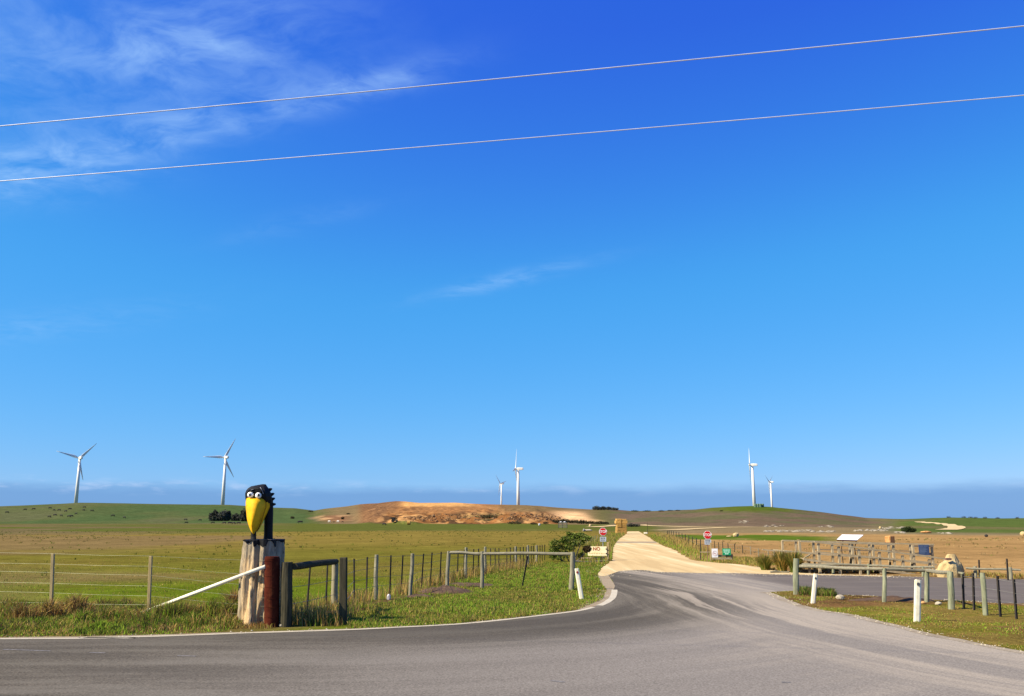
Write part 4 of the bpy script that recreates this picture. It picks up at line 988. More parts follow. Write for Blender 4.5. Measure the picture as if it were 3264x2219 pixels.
# ================================================================== POSTS AND FENCES
def upright(px_b, py_b, px_t, py_t):
    a = gp(px_b, py_b); return a, py_(px_t, py_t, a.y)
def ppm(p): return FPX / (p.y * CP + (p.z - EYE) * SP)           # photo pixels per metre there
_pk = MB()
for k in range(3):
    a = 2 * math.pi * k / 3 + .4; d = Vector((math.cos(a), math.sin(a), 0)); n_ = Vector((-d.y, d.x, 0)) * .006
    _pk.loft([[Vector((0, 0, z)) - n_, d * .032 - n_, d * .032 + n_, Vector((0, 0, z)) + n_] if False else [Vector((0, 0, z)) - n_, Vector((0, 0, z)) + d * .032 - n_, Vector((0, 0, z)) + d * .032 + n_, Vector((0, 0, z)) + n_] for z in (0, 1)])
_o = _pk.build('star_picket', 'steel_dark'); PICKET = _o.data; bpy.data.objects.remove(_o)
def stick(me, name, a, t, parent, fat=1.0):
    o = bpy.data.objects.new(name, me); link(o, parent); d = t - a
    o.location = a - parent.location; o.rotation_mode = 'QUATERNION'; o.rotation_quaternion = d.to_track_quat('Z', 'Y'); o.scale = (fat, fat, d.length); return o
def post(name, mat, a, t, r, parent, seed=0, n=14, sink=.08):
    d = (t - a).normalized(); b = MB().log(a - d * sink, t, r * 1.04, r * .97, n, 10, .06, .015, seed)
    return b.build(name, mat, parent, smooth=False)
def wires(parent, pts_lists, r, mat='wire', sag=.012):
    for pts in pts_lists:
        b = MB()
        for p, q in zip(pts[:-1], pts[1:]):
            m_ = (p + q) / 2 - Vector((0, 0, sag)); b.bar(p, m_, r, r, 5); b.bar(m_, q, r, r, 5)
        b.build('wire', mat, parent)

# red strainer post, white stay, concrete lump
T = thing('red_post', 'thick rust-red steel strainer post standing in front of the stump', 'post', RP)
rt = py_(868, 1774, RP.y)
b = MB(); nseg = 28
b.loft([[RP + (rt - RP) * k + Vector((math.cos(a), math.sin(a), 0)) * rr for a in [2 * math.pi * i / nseg for i in range(nseg)]] for k, rr in ((-.04, .163), (.3, .166), (.7, .167), (.97, .168), (1, .155))]); b.build('pipe', 'rust_red', T, smooth=False)
red_ys = (1788, 1836, 1871, 1907, 1934, 1966)
for y_ in red_ys:
    c0 = py_(867, y_, RP.y); b = MB(); ring = [c0 + Vector((math.cos(a) * .171, math.sin(a) * .171, 0)) for a in [2 * math.pi * i / 20 for i in range(21)]]
    for p, q in zip(ring[:-1], ring[1:]): b.bar(p, q, .003, .003, 4)
    b.build('wire_wrap', 'rust_red', T)
se = gp(398, 1968); st_ = py_(846, 1806, RP.y - .10)
T = thing('stay_pipe', 'long white stay pipe slanting from the grass up to the red post', 'pipe', se)
MB().bar(se - Vector((0, 0, .05)), st_, .043, .043, 14).build('pipe', 'white_paint', T, smooth=True)
rock(gp(896, 1999), (.05, .05, .04), 31, 'limestone_pale', 'small_stone', 'small pale stone at the foot of the dark strainer post', 'rock', 2, 0)

# left wire fence
LF = gp(476, 1955); F1 = thing('wire_fence', 'plain wire fence with two tan timber posts along the left paddock', 'fence', gp(165, 1948))
A0, A1 = upright(163, 1948, 169, 1765); B0, B1 = upright(474, 1955, 481, 1772.5)
for (a, t, sd_) in ((A0, A1, 1), (B0, B1, 2)):
    MB().beam(a - Vector((0, 0, .1)), t, .075, .075, (0, 1, 0)).build('post', 'pine', F1, bevel=.006)
wl = []
ya = (1765, 1798, 1825, 1859.5, 1890, 1922); yb = (1772.5, 1805, 1834, 1868, 1900, 1928)
for k in range(6):
    pr = py_(850, red_ys[k], RP.y); pa = py_(167, ya[k], A0.y); pb = py_(478, yb[k], B0.y)
    pl = pa + (pa - pb) * 1.6; wl.append([pl, pa, pb, pr])
wires(F1, wl, .0026)

# strainer frame right of the red post
P1b, P1t = upright(909, 1998, 916, 1792); P2b, P2t = upright(1068, 1950, 1068, 1783); P3b, P3t = upright(1094, 1990, 1095, 1777)
HF = thing('strainer_frame', 'dark timber strainer frame of three posts and a top rail beside the red post', 'fence', P1b)
post('post', 'old_post', P1b, P1t, .128, HF, 3, 16); post('post', 'old_post_pale', P2b, P2t, .085, HF, 4); 
MB().beam(P3b - Vector((0, 0, .1)), P3t, .165, .15, (0, 1, 0)).build('post', 'old_post', HF, bevel=.015)
ra = py_(938, 1806, P1b.y + .05); rb = py_(1072, 1790, P2b.y)
MB().log(ra, rb, .082, .075, 12, 8, .05, .01, 9).build('rail', 'old_post', HF)
ga = gp(1000, 1956); gb_ = gp(1092, 1946); MB().log(ga + Vector((0, 0, .09)), gb_ + Vector((0, 0, .07)), .08, .07, 10, 8, .1, .03, 10).build('ground_log', 'old_post_pale', HF)
for pb_, pt_ in (((977, 1968), (990, 1790)), ((1038, 1946), (1045, 1784))):
    a, t = upright(*pb_, *pt_); MB().bar(a, t, .026, .022, 7).build('dropper', 'steel_dark', HF)
MB().bar(py_(892, 1884, P1b.y), py_(936, 1884, P1b.y), .012, .012, 6).build('bolt', 'steel_dark', HF)
wires(HF, [[py_(933, y1, P1b.y), py_(1068, y2, P2b.y)] for y1, y2 in ((1872, 1848), (1925, 1895))], .005, 'wire_dark')

# fence running back along the lawn
pk = [(1129, 1925, 1129, 1781), (1168, 1917, 1171, 1775.5), (1242, 1903, 1246, 1770), (1278, 1894, 1284, 1770), (1343, 1875, 1350, 1765), (1371, 1868.5, 1377, 1761), (1402, 1862, 1406, 1759), (1458, 1846, 1460, 1755), (1478, 1841, 1480, 1753), (1508, 1834, 1510, 1750), (1524, 1830, 1525.5, 1749), (1564, 1823, 1564, 1748), (1578.5, 1822, 1578.5, 1747), (1590.5, 1820, 1590.5, 1747), (1615.6, 1816, 1615.6, 1747), (1627, 1812, 1627, 1745), (1638, 1808, 1638, 1745), (1658, 1803, 1658, 1744), (1668, 1801, 1668, 1743), (1677, 1799, 1677.5, 1743), (1693, 1794.5, 1693, 1740), (1700, 1793, 1700, 1740), (1721, 1789, 1721, 1738), (1728, 1788, 1728, 1737), (1736, 1786, 1736, 1736)]
gpst = [(1198, 1911.5, 1201, 1768), (1308, 1898, 1315, 1764.5), (1485, 1844, 1486, 1745), (1546, 1829, 1547, 1743), (1643.5, 1808, 1644, 1742), (1682, 1799, 1683, 1738), (1710, 1790, 1710.5, 1738)]
F2 = thing('picket_fence', 'wire fence of dark steel pickets and grey posts running back along the lawn', 'fence', gp(1129, 1925))
allp = []
for q in pk: a, t = upright(*q); stick(PICKET, 'star_picket', a, t, F2, .8); allp.append((a, t))
for i, q in enumerate(gpst): a, t = upright(*q); post('post', 'log_grey', a, t, .062, F2, 40 + i, 10); allp.append((a, t))
allp.sort(key=lambda q: q[0].y)
wires(F2, [[P3b.lerp(P3t, k)] + [a.lerp(t, k) for a, t in allp[::2]] for k in (.95, .72, .5, .3)], .0045, 'wire_dark', .004)

# log barriers
def barrier(label, posts, rails, mat_p, mat_r, extra=None):
    a0 = upright(*posts[0][:4])[0]; T = thing('log_barrier', label, 'barrier', a0); pts = []
    for i, q in enumerate(posts):
        a, t = upright(*q[:4]); post('post', mat_p, a, t, q[4] / ppm(a) / 2, T, 60 + i + int(q[0]), 14); pts.append((a, t))
    for i, (x0, y0, k0, x1, y1, k1, th) in enumerate(rails):
        p = py_(x0, y0, pts[k0][0].y); q = py_(x1, y1, pts[k1][0].y)
        MB().log(p, q, th / ppm(pts[k0][0]) / 2 * 1.03, th / ppm(pts[k1][0]) / 2, 12, 12, .06, .02, 70 + i + int(x0)).build('rail', mat_r, T)
    return T, pts
TB, _ = barrier('pale log barrier of three posts on the left lawn, a steel picket leaning on it', [(1425, 1873, 1431, 1757, 12), (1536, 1875, 1537, 1758, 12), (1821, 1881, 1826, 1760, 16)],
                [(1432, 1762, 0, 1534, 1765, 1, 10), (1538, 1765, 1, 1822, 1766, 2, 10)], 'log_grey', 'rail_log')
a, t = upright(1664.5, 1868, 1682, 1772); LP = thing('leaning_picket', 'single dark steel picket leaning under the left log rail', 'picket', a); stick(PICKET, 'star_picket', a, t, LP, 1.0)
barrier('long log barrier of four greenish posts on the right verge', [(2537.5, 1897, 2538.5, 1780.5, 18), (2819, 1921, 2819, 1811, 13), (2954, 1921, 2953, 1817, 15), (3032, 1944, 3029, 1822, 19)],
        [(2546, 1805, 0, 2816, 1814, 1, 10.5), (2822, 1814.5, 1, 2950, 1818, 2, 10), (2954, 1819, 2, 3030, 1826, 3, 12)], 'log_green', 'rail_log')
barrier('low log barrier at the far side of the car park in front of the ramp', [(2656, 1830, 2657, 1801, 8), (2768, 1833, 2768, 1797, 8), (2942, 1838, 2942, 1806, 8), (3068, 1842, 3067, 1826, 8)],
        [(2556, 1799, 0, 2768, 1802.5, 1, 7), (2768, 1803, 1, 2979, 1808.5, 2, 7), (2988, 1814, 2, 3074, 1829, 3, 7)], 'log_green', 'rail_log')
barrier('short log barrier with two stubby posts in the brown field at far right', [(3108, 1842, 3108, 1805, 11), (3222, 1847, 3220, 1808, 11)], [(3078, 1811, 0, 3254, 1817.5, 1, 6.5)], 'log_grey', 'rail_log')
# right end fence
F3 = thing('picket_fence', 'wire fence of steel pickets and one green post at the right edge', 'fence', gp(3071, 1941))
ps = []
for q in ((3072, 1941, 3068, 1830), (3105, 1947, 3101, 1827), (3189, 1968, 3179, 1836), (3240, 1975, 3231, 1846), (3300, 1990, 3292, 1852)):
    a, t = upright(*q); stick(PICKET, 'star_picket', a, t, F3, 1.05); ps.append((a, t))
a, t = upright(3142, 1963, 3131, 1826); post('post', 'log_green', a, t, .062, F3, 77); ps.insert(2, (a, t))
wires(F3, [[a.lerp(t, k) for a, t in ps] for k in (.92, .65, .4)], .0045, 'wire_dark', .004)
F4 = thing('field_pickets', 'pair of thin steel pickets behind the short log barrier at far right', 'picket', gp(3121, 1838))
for q in ((3122, 1840, 3120, 1785), (3213, 1850, 3209, 1781)): a, t = upright(*q); stick(PICKET, 'star_picket', a, t, F4, 1.1)
# roadside fence right of the lane and its turn into the field
F5 = thing('field_fence', 'old stake fence along the right side of the lane, turning into the brown field', 'fence', gp(2127, 1704))
ps = []
for i in range(13):
    t_ = i / 12; x = 2127 + 106 * t_ ** 1.5; y = 1705 + 49 * t_ ** 1.6; h = 14 + 20 * t_
    a, t = upright(x, y, x - .5, y - h); ps.append((a, t)); MB().bar(a, t, .05, .045, 6).build('stake', 'old_post', F5)
for i, (x, yb_, yt) in enumerate(((2277, 1748, 1724), (2290, 1752, 1729), (2303, 1753, 1728), (2320, 1756, 1732), (2341, 1760, 1734), (2366, 1764, 1738), (2392, 1768, 1742), (2417, 1774, 1748), (2448, 1780, 1752), (2467, 1783, 1755))):
    a, t = upright(x + 1.5, yb_, x, yt); ps.append((a, t)); MB().bar(a, t, .035, .03, 6).build('stake', 'old_post' if i < 6 else 'log_grey', F5)
wires(F5, [[a.lerp(t, k) for a, t in ps] for k in (.9, .5)], .005, 'wire_dark', .003)
F6 = thing('far_stakes', 'faint far stakes of a fence left of the lane behind the left stop sign', 'fence', gp(1872, 1738))
for i, x in enumerate((1868, 1873, 1878, 1884, 1890, 1897, 1905)):
    a, t = upright(x, 1737 - i * 1.6, x, 1715 - i * 1.6); MB().bar(a, t, .035, .03, 6).build('stake', 'log_grey', F6)

# ================================================================== GUIDE POSTS
def guide(q, w_px, refl, label, ry):
    a, t = upright(*q); T = thing('guide_post', label, 'guide post', a, 'white roadside guide posts'); w = w_px / ppm(a); d = (t - a).normalized(); x = Vector((1, 0, 0)); x = (x - d * d.x).normalized(); yv = d.cross(x)
    L = (t - a).length; rg_ = []
    for z, k in ((-.06, 1), (L - .025, 1), (L, .82)):
        rg_.append([a + d * z + x * i * w / 2 * k + yv * (j * .012 - .012 * (1 - i * i)) for i, j in ((-1, -1), (-.5, -1.3), (.5, -1.3), (1, -1), (1, 1), (-1, 1))])
    MB().loft(rg_).build('post', 'white_paint', T)
    c0 = a + d * (L - ry) - yv * 0; n_ = Vector((0, -1, 0)); r = w * .27
    b = MB(); b.bar(c0 + n_ * .020, c0 + n_ * .040, r, r * .92, 16); b.build('reflector', refl, T)
guide((1854, 1910, 1838, 1812), 14, 'reflector_red', 'leaning white guide post with a red reflector by the left log barrier', .115)
guide((2591, 1925, 2600, 1829.5), 14, 'reflector_grey', 'leaning white guide post with grey reflector near the right barrier end post', .12)
guide((2923, 1985, 2926, 1848), 21, 'reflector_grey', 'tall upright white guide post with grey reflector, nearest on the right verge', .10)

# ================================================================== SIGNS
def text_part(s, size, mat, parent, loc, name='lettering', rz=0, bold=.0):
    cu = bpy.data.curves.new('t', 'FONT'); cu.body = s; cu.size = size; cu.align_x = 'CENTER'; cu.align_y = 'CENTER'; cu.offset = bold; cu.extrude = .0015
    o = bpy.data.objects.new('t', cu); C.objects.link(o); dg = bpy.context.evaluated_depsgraph_get()
    me = bpy.data.meshes.new_from_object(o.evaluated_get(dg)); bpy.data.objects.remove(o)
    me.materials.clear(); me.materials.append(MATS[mat])
    q = bpy.data.objects.new(name, me); link(q, parent)
    par = parent.location if parent.parent is None else parent.parent.location + parent.location
    q.location = Vector(loc) - par; q.rotation_euler = (math.pi / 2, 0, rz); return q
def stop_sign(cx, cy, r_px, base_px, base_py, plate, label, pole_mat):
    a = gp(base_px, base_py); Yp = a.y; T = thing('stop_sign', label, 'sign', a); c0 = py_(cx, cy, Yp - .05); k = ppm(c0); r = r_px / k
    t = c0 + Vector((0, .04, r * .8)); MB().bar(a - Vector((0, 0, .1)), Vector((c0.x, Yp, c0.z + r * .8)), .024, .024, 8).build('pole', pole_mat, T)
    def octo(rr, y0, y1, nm, m_, par):
        rg_ = [[Vector((c0.x + rr * math.cos(q), Yp + y, c0.z + rr * math.sin(q))) for q in [math.pi / 8 + i * math.pi / 4 for i in range(8)]] for y in (y0, y1)]
        return MB().loft(rg_).build(nm, m_, par)
    octo(r, -.034, -.026, 'border', 'sign_white', T); f = octo(r * .90, -.040, -.036, 'face', 'sign_red', T)
    text_part('STOP', r * .82, 'sign_white', f, (c0.x, Yp - .0435, c0.z), bold=.006)
    x0, x1, y0, y1 = plate; p0 = py_(x0, y0, Yp); p1 = py_(x1, y1, Yp); w = p1.x - p0.x; h = p0.z - p1.z; pc = (p0 + p1) / 2
    pl = MB().box((pc.x, Yp - .032, pc.z), (w, .006, h)).build('plate', 'plate_grey', T)
    for row, (zf, ht, ws) in enumerate(((.24, .20, (.16, .10, .22)), (-.16, .24, (.30, .22)))):    # two lines too small to read
        x = -w * .36
        for q in ws:
            MB().box((pc.x + x + q * w / 2, Yp - .0375, pc.z + zf * h), (q * w, .003, ht * h)).build('lettering', 'ink' if row == 0 else 'galv', pl); x += (q + .09) * w
stop_sign(1922, 1695, 13, 1922, 1786, (1912, 1932, 1711.5, 1726.5), 'left red stop sign above a grey plate, by the NO board', 'galv')
stop_sign(2255.5, 1705.5, 13.8, 2256, 1788, (2245, 2267, 1720, 1736), 'right red stop sign above a grey plate, across the lane', 'brown_pipe')
# NO board
a = gp(1937, 1787); T = thing('notice_board', 'cream board reading NO on a timber post left of the gravel lane', 'sign', a)
k = ppm(a); MB().beam(a - Vector((0, 0, .1)), py_(1938, 1729, a.y), .12, .13, (0, 1, 0)).build('post', 'pine', T, bevel=.012)
p0 = py_(1874, 1742, a.y - .06); p1 = py_(1935, 1772, a.y - .06); bc = (p0 + p1) / 2; bw = p1.x - p0.x; bh = p0.z - p1.z
bo = MB().box((bc.x, a.y - .085, bc.z), (bw, .03, bh)).build('board', 'cream_board', T)
n0 = py_(1902.5, 1750.5, a.y - .1)
text_part('NO', .27, 'ink_red', bo, (n0.x, a.y - .1035, n0.z), bold=.008)
for px, py0, w_, h_ in ((1880.5, 1746.3, 5, 2), (1882.5, 1753.2, 6.5, 2)):
    q = py_(px, py0, a.y); MB().box((q.x, a.y - .103, q.z), (w_ / k, .004, h_ / k)).build('lettering', 'ink', bo)
for i, w_ in enumerate((6, 9, 5, 8, 5, 7, 4)):
    q = py_(1880 + i * 7.6, 1764, a.y); MB().box((q.x, a.y - .103, q.z), (w_ * .75 / k, .004, 3 / k)).build('lettering', 'ink_faint', bo)
for py0 in (1750, 1764):
    q = py_(1934, py0, a.y - .1); MB().box((q.x, a.y - .11, q.z), (5 / k, .02, 3 / k)).build('bracket', 'steel_dark', T)
MB().beam(py_(1850, 1780, a.y + .1), py_(1934, 1777, a.y + .1), .06, 3.2 / k).build('rail', 'deck_wood', T)
T.rotation_euler = (0, 0, R(-11))
# timber rail with the small signs, right of the lane
a = gp(2265, 1791); k = ppm(a); Yp = a.y
T = thing('sign_rail', 'low weathered timber rail and posts carrying small signs right of the lane', 'fence', a)
MB().beam(a - Vector((0, 0, .1)), py_(2265.5, 1730, Yp), 4.2 / k, .08, (0, 1, 0)).build('post', 'pine', T)
q0, q1 = upright(2333, 1786, 2333, 1766); MB().beam(q0 - Vector((0, 0, .1)), Vector((q1.x, q0.y, q1.z)), 4 / k, .08, (0, 1, 0)).build('post', 'old_post', T)
q0, q1 = upright(2233, 1786, 2233, 1738); MB().beam(q0 - Vector((0, 0, .1)), Vector((q1.x, q0.y, q1.z)), 3 / k, .06, (0, 1, 0)).build('post', 'old_post', T)
MB().beam(py_(2231, 1760, Yp), py_(2263, 1760, Yp), .05, 2.8 / k).build('rail', 'deck_wood', T)
MB().beam(py_(2267, 1772, Yp + .03), py_(2336, 1772, Yp + .03), .05, 6 / k).build('rail', 'deck_dark', T)
MB().beam(py_(2270, 1780.5, Yp - .05), py_(2333, 1780.5, Yp - .05), .08, 5 / k).build('rail', 'deck_wood', T)
p0 = py_(2268, 1749, Yp - .06); p1 = py_(2288.6, 1777, Yp - .06); pc = (p0 + p1) / 2
T = thing('white_notice', 'white notice with a faint red prohibition ring on the sign rail', 'sign', Vector((pc.x, Yp - .06, p1.z)))
MB().box((pc.x, Yp - .07, pc.z), (p1.x - p0.x, .012, p0.z - p1.z)).build('panel', 'white_panel', T)
MB().box((pc.x, Yp - .03, pc.z - .1), (.04, .06, (p0.z - p1.z) * 1.1)).build('stake', 'pine', T)
rr = 7.2 / k; b = MB(); ci = [Vector((pc.x + rr * math.cos(q), Yp - .079, pc.z - .02 + rr * math.sin(q))) for q in [2 * math.pi * i / 24 for i in range(25)]]
for u_, v_ in zip(ci[:-1], ci[1:]): b.bar(u_, v_, .008, .008, 4)
b.bar(ci[9], ci[21], .008, .008, 4); b.build('ring_symbol', 'ink_pink', T)
MB().box((pc.x - .01, Yp - .078, pc.z - .03), (8 / k, .004, 2.2 / k)).build('symbol', 'ink_pink', T)
p0 = py_(2302, 1748.5, Yp - .06); p1 = py_(2330, 1770, Yp - .06); pc = (p0 + p1) / 2; w = p1.x - p0.x; h = p0.z - p1.z
T = thing('green_notice', 'small green notice with three pale lines of writing on the sign rail', 'sign', Vector((pc.x, Yp - .06, p1.z)))
f = MB().box((pc.x, Yp - .07, pc.z), (w, .012, h)).build('panel', 'sign_green', T, bevel=.003)
MB().box((pc.x, Yp - .03, pc.z - .12), (.05, .06, h * 1.1)).build('stake', 'old_post', T)
for zf, ws in ((.26, (.18, .30, .20)), (-.02, (.26, .14, .24)), (-.28, (.20, .18))):
    tot = sum(ws) + .04 * (len(ws) - 1); x = -tot / 2
    for q in ws: MB().box((pc.x + (x + q / 2) * w, Yp - .079, pc.z + zf * h), (q * w, .004, h * .17)).build('lettering', 'sign_mint', f); x += q + .04

# ================================================================== HAYSTACK beside the lane
a = gp(1983, 1703); k = ppm(a); T = thing('haystack', 'stack of golden straw bales at the left edge of the gravel lane', 'haystack', a)
for i, (x0, x1, y0, y1) in enumerate(((1966.5, 1982.5, 1703, 1691.5), (1982.5, 1998.5, 1703, 1691.5), (1967, 1997.5, 1691.5, 1681), (1967.5, 1982, 1681, 1669.5), (1982, 1997, 1681, 1669.5), (1963.5, 1981.5, 1669.5, 1660), (1981.5, 2000, 1669.5, 1659.5), (1966, 1982, 1660, 1653.5), (1983, 1997, 1659.5, 1654.5))):
    p0 = py_(x0, y0, a.y); p1 = py_(x1, y1, a.y); c0 = (p0 + p1) / 2
    b = MB().box((c0.x, a.y + 1.25, c0.z), (p1.x - p0.x - .01, 2.4 + .12 * (i % 2), p1.z - p0.z - .005), .02 * (-1) ** i).build('straw_bale', 'hay_top' if i > 4 else 'hay', T, bevel=.035)

# ================================================================== RAMP AND PLATFORM right of the lane
fy = gp(2656, 1831).y; RT = thing('timber_ramp', 'weathered timber ramp and viewing platform with post-and-rail sides', 'boardwalk', Vector((gp(2656, 1831).x, fy, 0)))
def bp(px, py, Y): return py_(px, py, Y)
Yf, Ym, Yb = fy + .35, fy + 1.7, fy + 3.6          # ramp front, ramp back / platform front, platform back
wk = 7.2
def rpost(px, y0, y1, Y, w_px=6, mat='deck_wood'):
    p0 = bp(px, y0, Y); p1 = bp(px, y1, Y); w = w_px / (FPX / Y)
    MB().box(((p0.x + p1.x) / 2, Y, (p0.z + p1.z) / 2), (w, w, abs(p0.z - p1.z))).build('post', mat, RT)
def rrail(x0, y0, Y0, x1, y1, Y1, h_px, mat='deck_wood', dep=.06, name='rail'):
    p = bp(x0, y0, Y0); q = bp(x1, y1, Y1); MB().beam(p, q, dep, h_px / (FPX / Y0)).build(name, mat, RT)
# ramp, front side
for px, yt, yb_ in ((2611, 1732, 1829), (2675.5, 1742, 1830), (2740, 1751, 1831), (2805, 1760, 1832), (2879, 1771, 1836), (2964, 1783, 1838), (3014, 1781, 1839)): rpost(px, yt, yb_, Yf, 7)
rrail(2595, 1727, Yf - .07, 3016, 1782, Yf - .07, 4.5); rrail(2600, 1759, Yf - .06, 2966, 1793, Yf - .06, 3.6)
rrail(2560, 1783, Yf - .05, 2946, 1836, Yf - .05, 6, name='edge_board')
# ramp, back side: posts of the platform front
for px, yt, yb_ in ((2551.5, 1725, 1828), (2595, 1725, 1828), (2654.6, 1727, 1828), (2719, 1729, 1829), (2785, 1733, 1829), (2850, 1736, 1830), (2913, 1738, 1830)): rpost(px, yt, yb_, Ym, 6.5)
rrail(2551, 1726, Ym - .07, 2851, 1736.5, Ym - .07, 4.2); rrail(2853, 1760, Ym - .06, 2976, 1775, Ym - .06, 4)
rrail(2500, 1758, Ym - .06, 2600, 1765, Ym - .06, 5, name='edge_board'); rrail(2600, 1766, Ym - .06, 2850, 1782, Ym - .06, 4.5, name='edge_board'); rrail(2850, 1784, Ym - .06, 2985, 1800, Ym - .06, 5, name='edge_board')
rrail(2430, 1752, Ym + .1, 2500, 1758, Ym + .1, 3.5)
# platform, back side
for px, yt, yb_ in ((2496, 1722.5, 1822), (2539, 1724.5, 1822), (2710.5, 1728, 1823), (2773, 1730, 1823), (2835, 1734, 1824), (2904, 1735, 1824), (2973, 1735, 1825)): rpost(px, yt, yb_, Yb, 6)
rrail(2493, 1723, Yb - .06, 2977, 1736, Yb - .06, 4.2); rrail(2596, 1752, Yb - .05, 2904, 1757, Yb - .05, 2.8, 'deck_dark')
# deck boards laid across
def deck(x0, y0, x1, y1, Ya, Yc, n):
    for i in range(n):
        t0, t1 = i / n, (i + .93) / n
        pa = bp(x0 + (x1 - x0) * t0, y0 + (y1 - y0) * t0, Ya); pb = bp(x0 + (x1 - x0) * t1, y0 + (y1 - y0) * t1, Ya)
        V = [Vector((p.x, Y, p.z - d)) for d in (0, .035) for p, Y in ((pa, Ya), (pb, Ya), (pb, Yc), (pa, Yc))]
        MB().add(V, [(0, 1, 2, 3), (7, 6, 5, 4), (0, 4, 5, 1), (1, 5, 6, 2), (2, 6, 7, 3), (3, 7, 4, 0)]).build('deck_board', 'deck_wood', RT)
deck(2562, 1779, 2946, 1832, Yf, Ym - .1, 46)
deck(2500, 1755, 2600, 1763, Ym, Yb - .1, 12)
deck(2600, 1763, 2985, 1797, Ym, Yb - .1, 46)
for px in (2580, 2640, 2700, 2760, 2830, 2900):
    p0 = bp(px, 1829, Yf + .6); p1 = bp(px, 1779 + (px - 2562) * .135 + 6, Yf + .6); MB().box(((p0.x + p1.x) / 2, Yf + .6, p1.z / 2), (.09, .09, max(.1, p1.z))).build('bearer', 'deck_dark', RT)
p0 = bp(2560, 1800, Yf + .1); p1 = bp(2588, 1784, Yf + .1); MB().beam(p0, p1, .05, .08).build('brace', 'deck_wood', RT)
# tilted white information panel on two bent legs
Yi = Yb + .35; c_ = [bp(2667, 1720, Yi), bp(2731, 1722, Yi), bp(2752, 1705, Yi + .55), bp(2684, 1704, Yi + .55)]
IT = thing('information_panel', 'white tilted information panel on thin legs behind the platform rail', 'sign', Vector((c_[0].x, Yi, 0)))
nv = (c_[1] - c_[0]).cross(c_[3] - c_[0]).normalized()
MB().add(c_ + [q - nv * .035 for q in c_], [(0, 1, 2, 3), (7, 6, 5, 4), (0, 4, 5, 1), (1, 5, 6, 2), (2, 6, 7, 3), (3, 7, 4, 0)]).build('panel', 'white_panel', IT)
MB().beam(c_[0] - nv * .02 + Vector((0, -.025, -.01)), c_[1] - nv * .02 + Vector((0, -.025, -.01)), .03, .05).build('edge_trim', 'rust_red', IT)
for x in (2688, 2730):
    t_ = bp(x, 1716, Yi + .3); MB().bar(Vector((t_.x - .12, Yi + .2, 0)), t_ - Vector((.12, 0, .45)), .022, .022, 6).build('leg', 'steel_dark', IT); MB().bar(t_ - Vector((.12, 0, .45)), t_ - Vector((0, 0, .04)), .022, .022, 6).build('leg', 'steel_dark', IT)
# blue board in its frame
Yq = Yb - .12; p0 = bp(2927.5, 1737, Yq); p1 = bp(2963, 1769.5, Yq); pc = (p0 + p1) / 2
BT = thing('blue_board', 'dark blue information board hung at the right end of the platform rail', 'sign', Vector((pc.x, Yq, p1.z)))
f = MB().box((pc.x, Yq, pc.z), (p1.x - p0.x, .03, p0.z - p1.z)).build('board', 'sign_blue', BT)
for i, (yy, ws) in enumerate(((1741, (.3, .34)), (1747, (.6,)), (1751, (.7,)), (1755, (.55,)), (1759, (.68,)), (1763, (.5,)))):
    q = bp(2932, yy, Yq); x = q.x
    for w_ in ws: W = (p1.x - p0.x) * w_; MB().box((x + W / 2, Yq - .018, q.z), (W, .004, .022)).build('lettering', 'sign_text_blue', f); x += W + .05
for yy, hh in ((1741, 5), (1766, 7)):
    q0 = bp(2912, yy, Yq + .06); q1 = bp(2975, yy, Yq + .06); MB().beam(q0, q1, .05, hh / (FPX / Yq)).build('crosspiece', 'deck_dark', BT)
p = hp(2838, 1731); k = p.length / FPX; q = MB().box(p + Vector((0, 0, 10 * k)), (22 * k, 20 * k, 21 * k), .35)
for v_ in q.v: v_ += Vector((random.uniform(-1.6, 1.6), random.uniform(-1.6, 1.6), random.uniform(-1.8, 1.8) if v_.z > p.z + .1 else 0)) * k
tag(q.build('orange_block', 'orange_stone', origin=p, bevel=2.2 * k), 'square orange stone block in the brown field, seen just above the platform rail', 'rock')
# big memorial rock
a = gp(3030, 1841); k = ppm(a)
prof = [(1842, 2990, 3072), (1832, 2987, 3073), (1818, 2988, 3072), (1807, 2991, 3069), (1797, 2996, 3064), (1788, 3010, 3056), (1777, 3014, 3050), (1770, 3017, 3046), (1766, 3021, 3043)]
MR = thing('memorial_rock', 'large upright cream limestone boulder with a small dark plaque', 'rock', Vector((a.x, a.y + .3, 0)))
rings = []
for j, (py0, l, r) in enumerate(prof):
    p0 = py_(l, py0, a.y + .3); p1 = py_(r, py0, a.y + .3); c0 = (p0 + p1) / 2; hw = (p1.x - p0.x) / 2; ring = []
    for i in range(22):
        q = 2 * math.pi * i / 22; nn = 1 + .30 * (float(fbm(math.cos(q) * 1.6 + 5, math.sin(q) * 1.6 + c0.z * 2.6, 88, 3)) - .5) * 2
        ring.append(Vector((c0.x + hw * math.cos(q) * (1 if abs(math.cos(q)) > .85 else nn), a.y + .3 + hw * .62 * math.sin(q) * nn, c0.z + (0 if 0 < j else -.05))))
    rings.append(ring)
MB().loft(rings).build('stone', 'limestone', MR)
q = py_(3023.5, 1782.5, a.y - .05); MB().box((q.x, a.y - .02, q.z), (17 / k, .14, 7 / k)).build('plaque', 'brown_pipe', MR)
rock(gp(2996, 1838), (.30, .25, .20), 140, 'limestone', 'stone', 'low cream stone at the left foot of the memorial rock', 'rock', 2)
